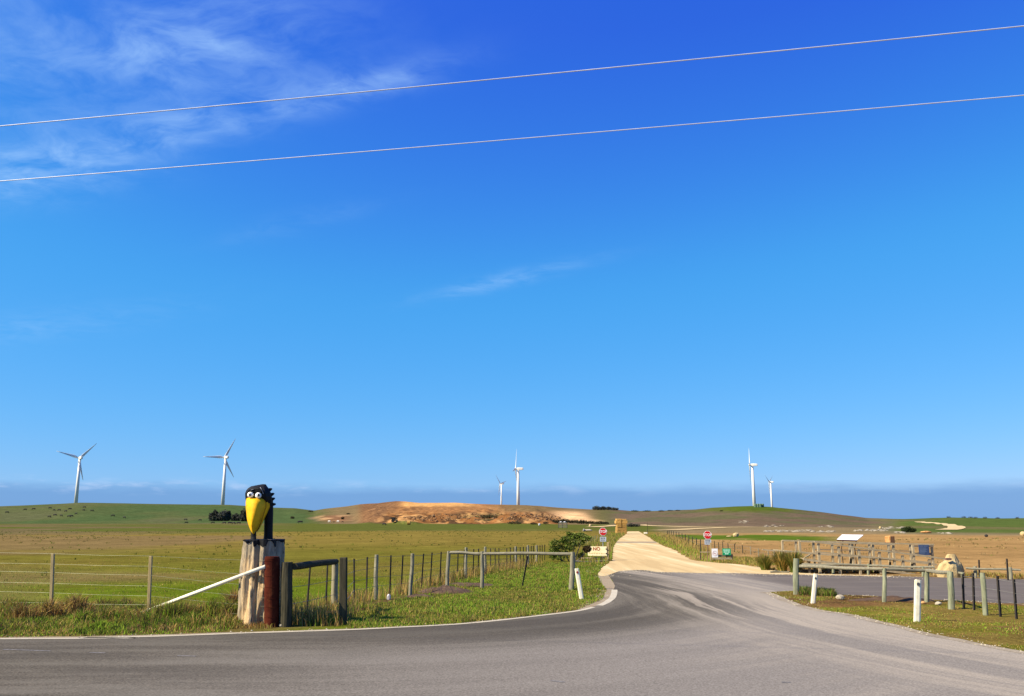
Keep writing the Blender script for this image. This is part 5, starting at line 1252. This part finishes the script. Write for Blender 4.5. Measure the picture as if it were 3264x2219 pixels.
# loose rocks on the right verge
for i, (px, py0, s_, m_, lb) in enumerate(((2679, 1911, (15, 12, 9), 'limestone_pale', 'rounded pale rock under the long right log rail'), (2810, 1907, (6, 5, 3), 'dirty_white', 'small white stone left of the second right barrier post'), (2990, 1929, (13, 8, 7), 'limestone_pale', 'wedge-shaped pale rock between the two right barrier posts'), (2944, 1925, (9, 7, 5), 'orange_stone', 'flat brownish stone at the foot of the third right barrier post'), (2572, 1803, (6, 5, 4), 'limestone', 'small cream stone by the ramp end'))):
    k = ppm(gp(px, py0)); rock(gp(px, py0, .015), tuple(v / k for v in s_), 150 + i, m_, 'verge_rock', lb, 'rock', 2)
# lying logs
for (x0, y0, x1, y1, r_, m_, lb) in ((2455, 1827, 2515, 1826.5, .045, 'log_grey', 'short log lying in front of the flax clumps'), (1830, 1793, 1936, 1791, .05, 'log_grey', 'long low log lying below the bush and the NO board'), (2545, 1796, 2590, 1781, .04, 'log_grey', 'grey stick leaning at the left end of the ramp')):
    p = gp(x0, y0); q = gp(x1, y1 if x0 != 2545 else 1796); q = q + Vector((0, 0, .5 if x0 == 2545 else 0)); o = MB().log(p + Vector((0, 0, r_)), q + Vector((0, 0, r_)), r_, r_ * .9, 10, 8, .1, .03, int(x0)).build('lying_log', m_, origin=p); tag(o, lb, 'log')
# small white tin by the fence, white block and thin pole at the far end of the lane
o = rock(gp(1239, 1912), (.07, .06, .10), 160, 'dirty_white', 'crumpled_bag', 'crumpled pale bag lying by the picket fence', 'bag', 2)
p = gp(2058, 1702); k = ppm(p); tag(MB().box(p + Vector((0, 0, 2.5 / k)), (11 / k, .3, 5 / k)).build('white_block', 'white_paint', origin=p, bevel=.03), 'low white block at the far right edge of the lane', 'block')
a, t = upright(2064, 1700, 2064, 1666); tag(MB().bar(a, t, .05, .035, 6).build('thin_pole', 'old_post', origin=a), 'thin dark pole standing at the far right end of the lane', 'pole')

# ================================================================== POWER LINES overhead
def hz(px, py, z): return gp(px, py, z)
for i, (l, mid_, r, z) in enumerate((((0, 406), (1632, 253), (3264, 88), 9.0), ((0, 581), (1632, 460), (3264, 308), 9.0))):
    a = hz(*l, z); c_ = hz(*r, z); d = c_ - a; a2 = a - d * 1.2; c2 = c_ + d * 1.2; b = MB(); pts = []
    for k_ in range(41):
        t = k_ / 40; p = a2.lerp(c2, t); p.z += .12 * ((2 * t - 1) ** 2) * 2.2; pts.append(p)
    for p, q in zip(pts[:-1], pts[1:]): b.bar(p, q, .0085, .0085, 6)
    tag(b.build('power_line', 'cable', origin=a2), ['upper pale power line crossing the whole sky', 'lower pale power line crossing the whole sky'][i], 'power line', 'overhead power lines')

# ================================================================== BUSH, FLAX, WEEDS
bs = gp(1820, 1790); Yb_ = bs.y
def ell(px, py, rx, ry, dy=0, w=1, ryd=None):
    c0 = py_(px, py, Yb_ + dy); k = ppm(c0); return (c0, (rx / k, (ryd or rx) / k * .8, ry / k), w)
cl = [ell(1772, 1736, 22, 18), ell(1790, 1757, 26, 20, .2), ell(1765, 1762, 16, 18), ell(1800, 1722, 14, 12), ell(1826, 1712, 20, 14, .3, 1.1), ell(1850, 1708, 22, 10, .2), ell(1842, 1728, 24, 15, .2, 1.2), ell(1815, 1740, 20, 18, 0, 1.2), ell(1868, 1716, 16, 8), ell(1812, 1700, 8, 6, .2, .3), ell(1780, 1778, 30, 8, 0, .5)]
tr = [(bs + Vector((dx_, 0, -.05)), py_(px, py, Yb_), .045, .015) for dx_, px, py in ((-.5, 1778, 1745), (-.1, 1800, 1730), (.1, 1830, 1718), (.25, 1850, 1722), (-.3, 1770, 1765), (.2, 1878, 1752))]
BU = plant('roadside_bush', 'dense dark green bush of two clumps beside the left end of the NO board', 'bush', bs, cl, 5200, .115, [(.13, .19, .028), (.18, .24, .04), (.08, .115, .02), (.24, .27, .07), (.14, .15, .045)], 7, tr, None, .45)
V, f, st, c = leaves([ell(1871, 1750, 12, 10)], 900, .13, [(.07, .05, .024), (.10, .065, .03), (.045, .036, .018)], 8, .45)
np_mesh('withered_branch', V - np.array(bs), f, st, 'leaf', c, BU)
p = gp(1851, 1782); k = ppm(p)
plant('small_shrub', 'small round shrub growing below the right end of the big bush', 'shrub', p, [(p + Vector((0, 0, 9 / k)), (11 / k, .2, 10 / k), 1), (p + Vector((.1, 0, 14 / k)), (6 / k, .15, 8 / k), .5)], 700, .08, [(.05, .07, .018), (.08, .085, .03), (.035, .045, .014)], 9, [(p, p + Vector((.03, 0, .3)), .015, .006)], None, .45)

def strap_clump(name, label, cat, base, n, hgt, spread, pal, seed, width=.03, nseg=5, part='leaf_blades'):
    rg = np.random.default_rng(seed); T = thing(name, label, cat, base)
    ang = rg.uniform(0, 2 * math.pi, n); lean = rg.uniform(.15, 1.0, n) * spread; L = hgt * rg.uniform(.65, 1.1, n); br = rg.uniform(0, .14, n) * spread * 2
    V = []; F = []; cols = []; pal = np.array(pal)
    for i in range(n):
        d = np.array([math.cos(ang[i]), math.sin(ang[i]), 0]); s_ = np.array([-d[1], d[0], 0]); p0 = d * br[i]; c0 = pal[rg.integers(len(pal))] * rg.uniform(.75, 1.25); b0 = len(V)
        for j in range(nseg + 1):
            t = j / nseg; out = lean[i] * (t ** 1.6) * hgt * .9; up = L[i] * (t - .32 * t ** 2.5 * lean[i] / max(spread, .01))
            w = width * (1 - t ** 2.2) * .5 + .002
            V.append(p0 + d * out + s_ * w + [0, 0, up]); V.append(p0 + d * out - s_ * w + [0, 0, up]); cols += [c0, c0]
        for j in range(nseg): F += [b0 + 2 * j, b0 + 2 * j + 1, b0 + 2 * j + 3, b0 + 2 * j + 2]
    np_mesh(part, np.array(V), F, np.arange(len(F) // 4) * 4, 'leaf', np.array(cols), T); return T
FLX = [(.13, .16, .028), (.20, .21, .042), (.30, .23, .055), (.09, .11, .022), (.42, .28, .075)]
for i, (px, py0, n, h_px, sp, lb) in enumerate(((2440, 1818, 340, 56, .72, 'leftmost dark flax clump at the edge of the car park'), (2494, 1823, 480, 72, .72, 'middle flax clump with rusty leaves, right of the darker one'), (2535, 1826, 480, 74, .72, 'rightmost big flax clump behind the tall barrier end post'))):
    p = gp(px, py0); k = ppm(p); strap_clump('flax_clump', lb, 'flax plant', p, n, h_px / k, sp, FLX if i != 1 else FLX[1:], 200 + i, .04)

def blades(name, x, y, h, w, cols, lean, z=0.0, label=None, cat='grass', seed=1, parent=None):
    n = len(x); rg = np.random.default_rng(seed)
    a = rg.uniform(0, 2 * math.pi, n); d = np.stack([np.cos(a), np.sin(a), 0 * a], 1); b_ = rg.uniform(0, 2 * math.pi, n); s_ = np.stack([np.cos(b_), np.sin(b_), 0 * b_], 1)
    P = np.stack([x, y, np.zeros(n) + z - .01], 1); h = np.asarray(h)[:, None]; w = np.asarray(w)[:, None]; ln = (rg.uniform(.1, 1, n) * lean)[:, None]; up = np.array([[0, 0, 1.0]])
    V = np.stack([P - s_ * w / 2, P + s_ * w / 2, P + s_ * w * .35 + up * h * .58 + d * h * ln * .3, P - s_ * w * .35 + up * h * .58 + d * h * ln * .3, P + up * h * (1 - .25 * ln) + d * h * ln], 1).reshape(-1, 3)
    i0 = np.arange(n)[:, None] * 5; F = np.concatenate([i0 + np.array([[0, 1, 2, 3]]), i0 + np.array([[3, 2, 4]])], 1).ravel()
    st = np.stack([np.arange(n) * 7, np.arange(n) * 7 + 4], 1).ravel()
    o = np_mesh(name, V, F, st, 'grass', np.repeat(cols, 5, 0), parent)
    if label: tag(o, label, cat, kind='stuff')
    return o
ASPH = np.array([(p.x, p.y) for p in asph]); LANE = np.array([(p.x, p.y) for p in lane])
def scatter(poly_px, n, seed, extra=None, keep_off=True):
    W = np.array([(gp(*q).x, gp(*q).y) for q in poly_px]); rg = np.random.default_rng(seed)
    x0, y0 = W.min(0); x1, y1 = W.max(0); x = rg.uniform(x0, x1, n); y = rg.uniform(y0, y1, n); ok = in_poly(W, x, y)
    if extra is not None: ok &= extra(x, y, rg)
    x, y = x[ok], y[ok]
    if keep_off: ok = ~in_poly(ASPH, x, y) & ~in_poly(LANE, x, y); x, y = x[ok], y[ok]
    return x, y
def pick(rg, pals, wts):
    """pals: list of colours, wts: (n, k) weights per blade"""
    w = wts / wts.sum(1, keepdims=True); cu = np.cumsum(w, 1); u = rg.uniform(0, 1, len(w))[:, None]; idx = (u > cu).sum(1).clip(0, len(pals) - 1)
    return np.array(pals)[idx] * rg.uniform(.7, 1.3, len(w))[:, None]
LUSH = (.215, .335, .030); GRN = (.150, .225, .026); OLV = (.250, .220, .045); DRY = (.40, .275, .095); BRN = (.19, .12, .055); RUST = (.28, .14, .045); DGR = (.06, .085, .018)
rg = np.random.default_rng(5)
# 1 rank roadside weeds in front of the left fence
def dens1(x, y, r):
    return r.uniform(0, 1, len(x)) < .35 + .65 * sst(.32, .6, fbm(x / .7, y / .7, 301, 3))
x, y = scatter([(-260, 2036), (-260, 1915), (300, 1925), (560, 1935), (770, 1960), (770, 2000), (700, 2015), (500, 2024), (0, 2033)], 150000, 31, dens1)
n1 = fbm(x / 1.1, y / 1.1, 302, 3); n2 = fbm(x / .5, y / .5, 303, 3); edge_d = y - np.interp(x, [p.x for p in edge_path], [p.y for p in edge_path])
clump = sst(.52, .74, fbm(x / .9, y / .9, 305, 3))
hh = (.04 + (.16 + .34 * clump) * sst(.3, 1.8, edge_d) * (.35 + 1.0 * n1)) * rg.uniform(.5, 1.25, len(x)) * (1 - .45 * sst(2.8, 4.5, edge_d))
wt = np.stack([.5 + 2.5 * sst(1.2, .2, edge_d) * sst(.35, .6, n1), .9 + 0 * x, 1.0 + 0 * x, 2.2 * sst(.45, .65, n2), 1.3 * sst(.5, .68, n1), .7 * sst(.5, .7, fbm(x, y, 304, 3)), .9 * sst(.55, .4, n2)], 1) + 1e-3
blades('roadside_weeds', x, y, hh, rg.uniform(.012, .028, len(x)), pick(rg, [LUSH, GRN, OLV, DRY, BRN, RUST, DGR], wt), .75, 0, 'rank mixed weeds and dry grass along the road before the left fence', 'weeds', 311)
wc = [(70, 1985, .5, .55, (DRY, RUST, BRN, OLV)), (150, 1975, .6, .60, (RUST, DRY, BRN, OLV)), (240, 1962, .55, .68, (DRY, RUST, OLV, BRN)), (265, 1990, .5, .42, (OLV, GRN, LUSH, DRY)), (345, 1982, .5, .45, (OLV, BRN, GRN, DRY)), (440, 1978, .5, .30, (BRN, RUST, OLV, DRY)), (520, 1985, .45, .36, (BRN, OLV, DRY, GRN)), (610, 1992, .5, .36, (DGR, GRN, LUSH, DGR)), (570, 2000, .4, .25, (LUSH, GRN, LUSH, DGR)), (30, 1960, .6, .5, (OLV, DRY, RUST, GRN)), (320, 2008, .4, .25, (LUSH, GRN, LUSH, OLV)), (745, 1955, .25, .75, (BRN, RUST, BRN, DRY)), (660, 1985, .4, .2, (GRN, LUSH, OLV, DRY))]
acc = [[], [], [], [], []]
for i, (px, py0, rr_, ht, pal_) in enumerate(wc):
    p = gp(px, py0); nb = 520; r_ = np.abs(rg.normal(0, rr_ * .55, nb)); q = rg.uniform(0, 6.283, nb)
    for k_, v_ in enumerate((p.x + r_ * np.cos(q), p.y + r_ * np.sin(q), rg.uniform(.35, 1.1, nb) * ht * np.exp(-(r_ / rr_) ** 2 * .8), rg.uniform(.012, .034, nb), pick(rg, list(pal_), np.ones((nb, 4))))): acc[k_].append(v_)
acc = [np.concatenate(q) for q in acc]; keep = ~in_poly(ASPH, acc[0], acc[1])
blades('tall_weeds', *[q[keep] for q in acc], .95, 0, 'tall dry and leafy weeds standing up along the left road edge', 'weeds', 500)
# 2 mown lawn on the verge
lawn = [(1108, 2006), (1108, 1975), (1180, 1935), (1260, 1915), (1330, 1900), (1400, 1880), (1470, 1855), (1560, 1832), (1640, 1815), (1740, 1795), (1930, 1795), (1905, 1828), (1912, 1855), (1935, 1880), (1920, 1912), (1838, 1946), (1700, 1964), (1444, 1990), (1272, 1999)]
def dens2(x, y, r):
    m1 = fbm(x / 1.0, y / 1.0, 320, 3)
    pL = gp(1400, 1885); pN = gp(1640, 1912); pM = gp(1640, 1873)
    bare = np.exp(-np.hypot((x - pL.x) / 1.2, (y - pL.y) / 1.7) ** 2) + .75 * np.exp(-np.hypot((x - pN.x) / 2.2, (y - pN.y) / .5) ** 2) + .8 * np.exp(-np.hypot((x - pM.x) / 2.2, (y - pM.y) / .4) ** 2)
    return r.uniform(0, 1, len(x)) < np.clip(1.1 - bare * 1.5 * sst(.22, .42, m1), .04, 1)
x, y = scatter(lawn, 330000, 32, dens2)
n1 = fbm(x / 1.4, y / 1.4, 321, 3); n2 = fbm(x / .35, y / .35, 322, 3)
near = sst(30, 22, y); ed = np.clip(np.hypot(x - 2.5, y - 25), 0, 99)
wt = np.stack([2.0 * sst(.38, .6, n1) + .4, 1.3 + 0 * x, 1.2 + 1.2 * sst(.6, .4, n1), .55 + 1.2 * sst(.55, .72, n2) * near + .6 * sst(3.0, .5, ed), .15 + .5 * sst(.6, .75, fbm(x / .9, y / .9, 323, 3)), .3 + 0 * x], 1)
hh = (.028 + .055 * near * n1 + .06 * sst(.5, .7, n2)) * rg.uniform(.5, 1.6, len(x)) * np.where(rg.uniform(0, 1, len(x)) > .985, 2.4, 1)
blades('verge_lawn', x, y, hh, rg.uniform(.010, .020, len(x)) * (1 + .5 * sst(26, 45, y)), pick(rg, [LUSH, GRN, OLV, DRY, BRN, DGR], wt), .8, 0, 'short bright green grass of the corner verge', 'grass', 312)
# 3 dry tufts and long stems along the picket fence and round the strainer frame
fl = [(a + Vector((0, 0, 0))) for a, t in allp]; fx = np.array([p.x for p in fl]); fyy = np.array([p.y for p in fl])
t_ = rg.uniform(0, 1, 17000) ** 1.25; yy = 20.6 + t_ * 30; xx = np.interp(yy, np.concatenate([[19.6], fyy]), np.concatenate([[-4.4], fx])) - .1 + rg.normal(0, .35, len(yy)) - .15
ok = rg.uniform(0, 1, len(xx)) < .12 + .9 * sst(.42, .62, fbm(xx / .8, yy / .8, 331, 3)); xx, yy = xx[ok], yy[ok]
wt = np.stack([3.0 + 0 * xx, 1 + 0 * xx, .8 + 0 * xx, .6 + 0 * xx], 1)
blades('fence_grass', xx, yy, rg.uniform(.12, .52, len(xx)), rg.uniform(.010, .02, len(xx)), pick(rg, [DRY, OLV, GRN, RUST], wt), .55, 0, 'tall dry grass stems along the foot of the picket fence', 'grass', 313)
x, y = scatter([(925, 1998), (925, 1930), (1090, 1930), (1150, 1950), (1090, 1998)], 5200, 33)
n1 = fbm(x / .5, y / .5, 332, 3); wt = np.stack([1.5 * sst(.4, .6, n1) + .1, .8 + 0 * x, 2.0 * sst(.6, .4, n1), .8 + 0 * x], 1)
blades('frame_grass', x, y, (.03 + .30 * sst(19.4, 20.8, y) * rg.uniform(.2, 1, len(x))) * (.4 + n1), rg.uniform(.010, .022, len(x)), pick(rg, [GRN, BRN, DRY, DGR], wt), .7, 0, 'mixed dry and green grass inside the strainer frame', 'grass', 314)
x, y = scatter([(740, 2006), (740, 1968), (845, 1990), (880, 2004)], 3500, 34)
blades('stump_grass', x, y, rg.uniform(.03, .16, len(x)), rg.uniform(.010, .02, len(x)), pick(rg, [DRY, RUST, BRN, OLV], np.ones((len(x), 4))), .8, 0, 'rusty dry grass round the foot of the stump', 'grass', 315)
# 4 paddock grass behind the fences
def dens4(x, y, r): return r.uniform(0, 1, len(x)) < np.clip(1.0 - (y - 24) / 34, 0, 1) ** 1.5 * (.4 + .6 * sst(.35, .6, fbm(x / 2.2, y / 2.2, 340, 3)))
x, y = scatter([(-200, 1922), (-200, 1735), (1300, 1735), (1700, 1760), (1690, 1796), (1480, 1838), (1300, 1890), (1120, 1925), (1080, 1940), (900, 1945), (760, 1955), (560, 1932), (300, 1922)], 260000, 35, dens4, False)
n1 = fbm(x / 3, y / 3, 341, 3); n2 = fbm(x / .8, y / .8, 342, 3); far = sst(28, 60, y)
wt = np.stack([.9 * (1 - far) * sst(.35, .6, n1) + .1, 1.0 * (1 - far) + .2, 1.3 + 0 * x, .35 + 1.5 * far + 1.0 * sst(.55, .7, n2), .25 + .3 * far], 1)
blades('paddock_grass', x, y, rg.uniform(.025, .085, len(x)) * (.5 + .9 * n2), rg.uniform(.012, .024, len(x)) * (1 + .4 * far), pick(rg, [LUSH, GRN, OLV, DRY, BRN], wt), .8, 0, 'short paddock grass, green near the fence and drier farther out', 'grass', 316)
# 5 verge island at right
def dens5(x, y, r):
    a_ = gp(2780, 1912); b_ = gp(2985, 1925); f_ = np.clip((x - a_.x) / (b_.x - a_.x), 0, 1); d_ = np.hypot(x - (a_.x + f_ * (b_.x - a_.x)), (y - (a_.y + f_ * (b_.y - a_.y))) / .6)
    return in_poly(ISL, x, y) & (r.uniform(0, 1, len(x)) < np.clip(.10 + .9 * sst(.38, .58, fbm(x / .6, y / .6, 350, 3)) - .9 * np.exp(-(d_ / .7) ** 2), .05, 1))
x, y = scatter([(2440, 1884), (2700, 1890), (3400, 1925), (3400, 2110), (3000, 2040), (2700, 1970), (2480, 1910)], 120000, 36, dens5, False)
n1 = fbm(x / 1.2, y / .9, 351, 3); n2 = fbm(x / .4, y / .4, 352, 3)
wt = np.stack([1.3 * sst(.48, .62, n1), .5 + 0 * x, 1.3 + 0 * x, .9 + 0 * x, 1.6 * sst(.6, .4, n1), .5 + 0 * x], 1)
blades('island_grass', x, y, rg.uniform(.010, .042, len(x)) * (.4 + n2 + .5 * sst(.45, .62, n1)), rg.uniform(.010, .018, len(x)), pick(rg, [LUSH, GRN, OLV, DRY, BRN, RUST], wt), .9, .012, 'patchy green and brown grass of the right verge', 'grass', 317)
x, y = scatter([(2545, 1899), (2545, 1884), (2660, 1893), (2665, 1904)], 5000, 37, None, False)
blades('verge_weeds', x, y, rg.uniform(.05, .26, len(x)), rg.uniform(.012, .03, len(x)), pick(rg, [DGR, GRN, BRN], np.ones((len(x), 3))), .9, .012, 'low dark weeds between the barrier end post and the pale rock', 'weeds', 318)
# 6 tall grass either side of the lane
def dens6(x, y, r): return r.uniform(0, 1, len(x)) < .25 + .75 * sst(.35, .6, fbm(x / 1.5, y / 1.5, 360, 3))
x, y = scatter([(2068, 1706), (2100, 1703), (2190, 1722), (2236, 1745), (2268, 1760), (2268, 1793), (2215, 1788), (2180, 1772), (2144, 1751), (2096, 1731)], 60000, 38, dens6)
n1 = fbm(x / 2, y / 4, 361, 3); edge_r = x - np.interp(y, [gp(*q).y for q in lane_r[:9]][::-1], [gp(*q).x for q in lane_r[:9]][::-1]); out = sst(.5, 2.2, edge_r)
wt = np.stack([1.4 * (1 - out) + .15, .9 * (1 - out) + .1, .8 + 0 * x, .5 + 2.2 * out, .4 * out + .1], 1)
blades('lane_grass', x, y, rg.uniform(.10, .42, len(x)) * (.5 + .8 * out), rg.uniform(.02, .04, len(x)), pick(rg, [LUSH, GRN, OLV, DRY, RUST], wt), .6, 0, 'tall yellow and green grass along the right side of the lane', 'grass', 319)
x, y = scatter([(1850, 1780), (1860, 1735), (1900, 1715), (1950, 1702), (1992, 1703), (1975, 1720), (1956, 1745), (1958, 1785), (1935, 1800), (1850, 1796)], 60000, 39, dens6)
n1 = fbm(x / 1.2, y / 3, 362, 3); wt = np.stack([.35 + 0 * x, .9 + 0 * x, .9 + 0 * x, .5 + 1.8 * sst(.45, .62, n1), .5 * sst(.5, .7, n1) + .05, .5 + 0 * x], 1)
blades('lane_grass', x, y, rg.uniform(.12, .5, len(x)) * (.5 + n1), rg.uniform(.02, .04, len(x)), pick(rg, [LUSH, GRN, OLV, DRY, RUST, DGR], wt), .6, 0, 'tall mixed grass along the left side of the lane round the NO board', 'grass', 320)
x, y = scatter([(2268, 1796), (2268, 1772), (2420, 1782), (2480, 1800), (2420, 1812), (2354, 1802)], 16000, 40, dens6)
blades('lane_grass', x, y, rg.uniform(.05, .22, len(x)), rg.uniform(.018, .035, len(x)), pick(rg, [OLV, DRY, GRN, RUST], np.ones((len(x), 4)) * np.array([[1.4, 1, .6, .3]])), .8, 0, 'low yellowish grass below the green notice', 'grass', 321)
x, y = scatter([(2460, 1832), (2470, 1815), (2700, 1822), (3100, 1838), (3264, 1846), (3264, 1836), (3000, 1824), (2640, 1812), (2450, 1812)], 26000, 41, dens6)
blades('ramp_grass', x, y, rg.uniform(.04, .22, len(x)), rg.uniform(.015, .03, len(x)), pick(rg, [OLV, DRY, GRN, RUST, BRN], np.ones((len(x), 5)) * np.array([[1, 1.2, .5, .8, 1.0]])), .8, 0, 'sparse dry weeds under the ramp and along the car park edge', 'weeds', 322)
# soil heaps: by the log barrier, in the strainer frame, on the right verge
def heap(name, label, px, py0, rx, ry, h, seed, z=0.0):
    c0 = gp(px, py0, z); V = []; F = []; nr_, na_ = 9, 26
    for i in range(nr_ + 1):
        t = i / nr_
        for j in range(na_):
            q = 2 * math.pi * j / na_; kk = 1 + .5 * (float(fbm(math.cos(q) * 1.7 + seed, math.sin(q) * 1.7, seed, 3)) - .5); xx_, yy_ = rx * t * kk * math.cos(q), ry * t * kk * math.sin(q)
            V.append((xx_, yy_, h * (1 - t * t) * (.35 + 1.3 * float(fbm(xx_ * 3 + seed, yy_ * 3, seed + 1, 3))) - .012 * (t > .95)))
    for i in range(nr_):
        for j in range(na_): F.append((i * na_ + j, i * na_ + (j + 1) % na_, (i + 1) * na_ + (j + 1) % na_, (i + 1) * na_ + j))
    me = bpy.data.meshes.new(name); me.from_pydata(V, [], F); me.materials.append(MATS['soil']); o = bpy.data.objects.new(name, me); link(o); o.location = c0; bm = bmesh.new(); bm.from_mesh(me); bmesh.ops.recalc_face_normals(bm, faces=bm.faces); bm.to_mesh(me); bm.free()
    return tag(o, label, 'soil heap')
heap('soil_heap', 'dark turned soil heap at the left end of the log barrier', 1416, 1886, .95, .8, .16, 11)
heap('soil_heap', 'low brown soil heap behind the left lawn, right of the barrier end', 1490, 1866, 1.1, .7, .08, 12)
heap('soil_heap', 'brown soil heap inside the strainer frame', 1040, 1968, .62, .55, .16, 13)
heap('soil_heap', 'long low heap of red-brown soil on the right verge', 2850, 1914, 1.3, .40, .10, 14, .013)
heap('soil_heap', 'small dark soil heap along the picket fence', 1338, 1902, .5, .35, .07, 15)

# loose stones along the gravel edges
b = MB(); rd = random.Random(9)
def strew(path, n, off, zz, smin, smax):
    for _ in range(n):
        p = rd.choice(path) + Vector((rd.gauss(0, off), rd.gauss(0, off))); s_ = rd.uniform(smin, smax); q = rd.uniform(0, 6.28)
        vs = [Vector((p.x + s_ * math.cos(q + k * 1.257) * rd.uniform(.7, 1.1), p.y + s_ * math.sin(q + k * 1.257) * rd.uniform(.7, 1.1), zz)) for k in range(5)] + [Vector((p.x, p.y, zz + s_ * rd.uniform(.5, .9)))]
        b.add(vs, [(k, (k + 1) % 5, 5) for k in range(5)])
strew([q for q in lane if q.y < 48], 700, .35, .012, .012, .035)
strew(sh_out, 500, .15, .003, .010, .028); strew([q for q in isl if q.x < 16], 420, .16, .011, .010, .030)
strew(pp(low_edge), 500, .8, .012, .010, .028)
tag(b.build('loose_stones', 'limestone_pale', origin=(0, 0, 0)), 'loose pale stones scattered along the gravel edges', 'stones', kind='stuff')

# taller tufts dotted over the paddocks
rg = np.random.default_rng(77)
def tufts(name, poly, n, label, cols, seed):
    cx, cy = scatter(poly, n, seed, lambda x, y, r: r.uniform(0, 1, len(x)) < .15 + .85 * sst(.45, .65, fbm(x / 7, y / 12, seed, 3)), False); k = 7
    sz = np.repeat(rg.uniform(.5, 1.2, len(cx)), k); x = np.repeat(cx, k) + rg.normal(0, .09, len(cx) * k) * sz; y = np.repeat(cy, k) + rg.normal(0, .09, len(cx) * k) * sz
    base = np.array(cols)[rg.integers(0, len(cols), len(cx))]
    blades(name, x, y, rg.uniform(.06, .20, len(x)) * sz, rg.uniform(.02, .05, len(x)) * (1 + sst(40, 120, y)), np.repeat(base, k, 0) * rg.uniform(.8, 1.2, len(x))[:, None], .9, 0, label, 'grass', seed)
tufts('paddock_tufts', [(-200, 1930), (-200, 1692), (1900, 1692), (1740, 1760), (1480, 1830), (1300, 1890), (1120, 1925), (900, 1945), (560, 1932)], 5200, 'loose grass tufts dotted over the left paddock', [(.16, .16, .03), (.12, .15, .02), (.28, .21, .06), (.09, .11, .02)], 601)
tufts('field_tufts', [(2290, 1720), (3400, 1715), (3400, 1838), (3000, 1822), (2480, 1790), (2290, 1760)], 2600, 'dry tufts dotted over the brown field at right', [(.34, .24, .09), (.24, .17, .06), (.20, .18, .05), (.42, .30, .13)], 602)
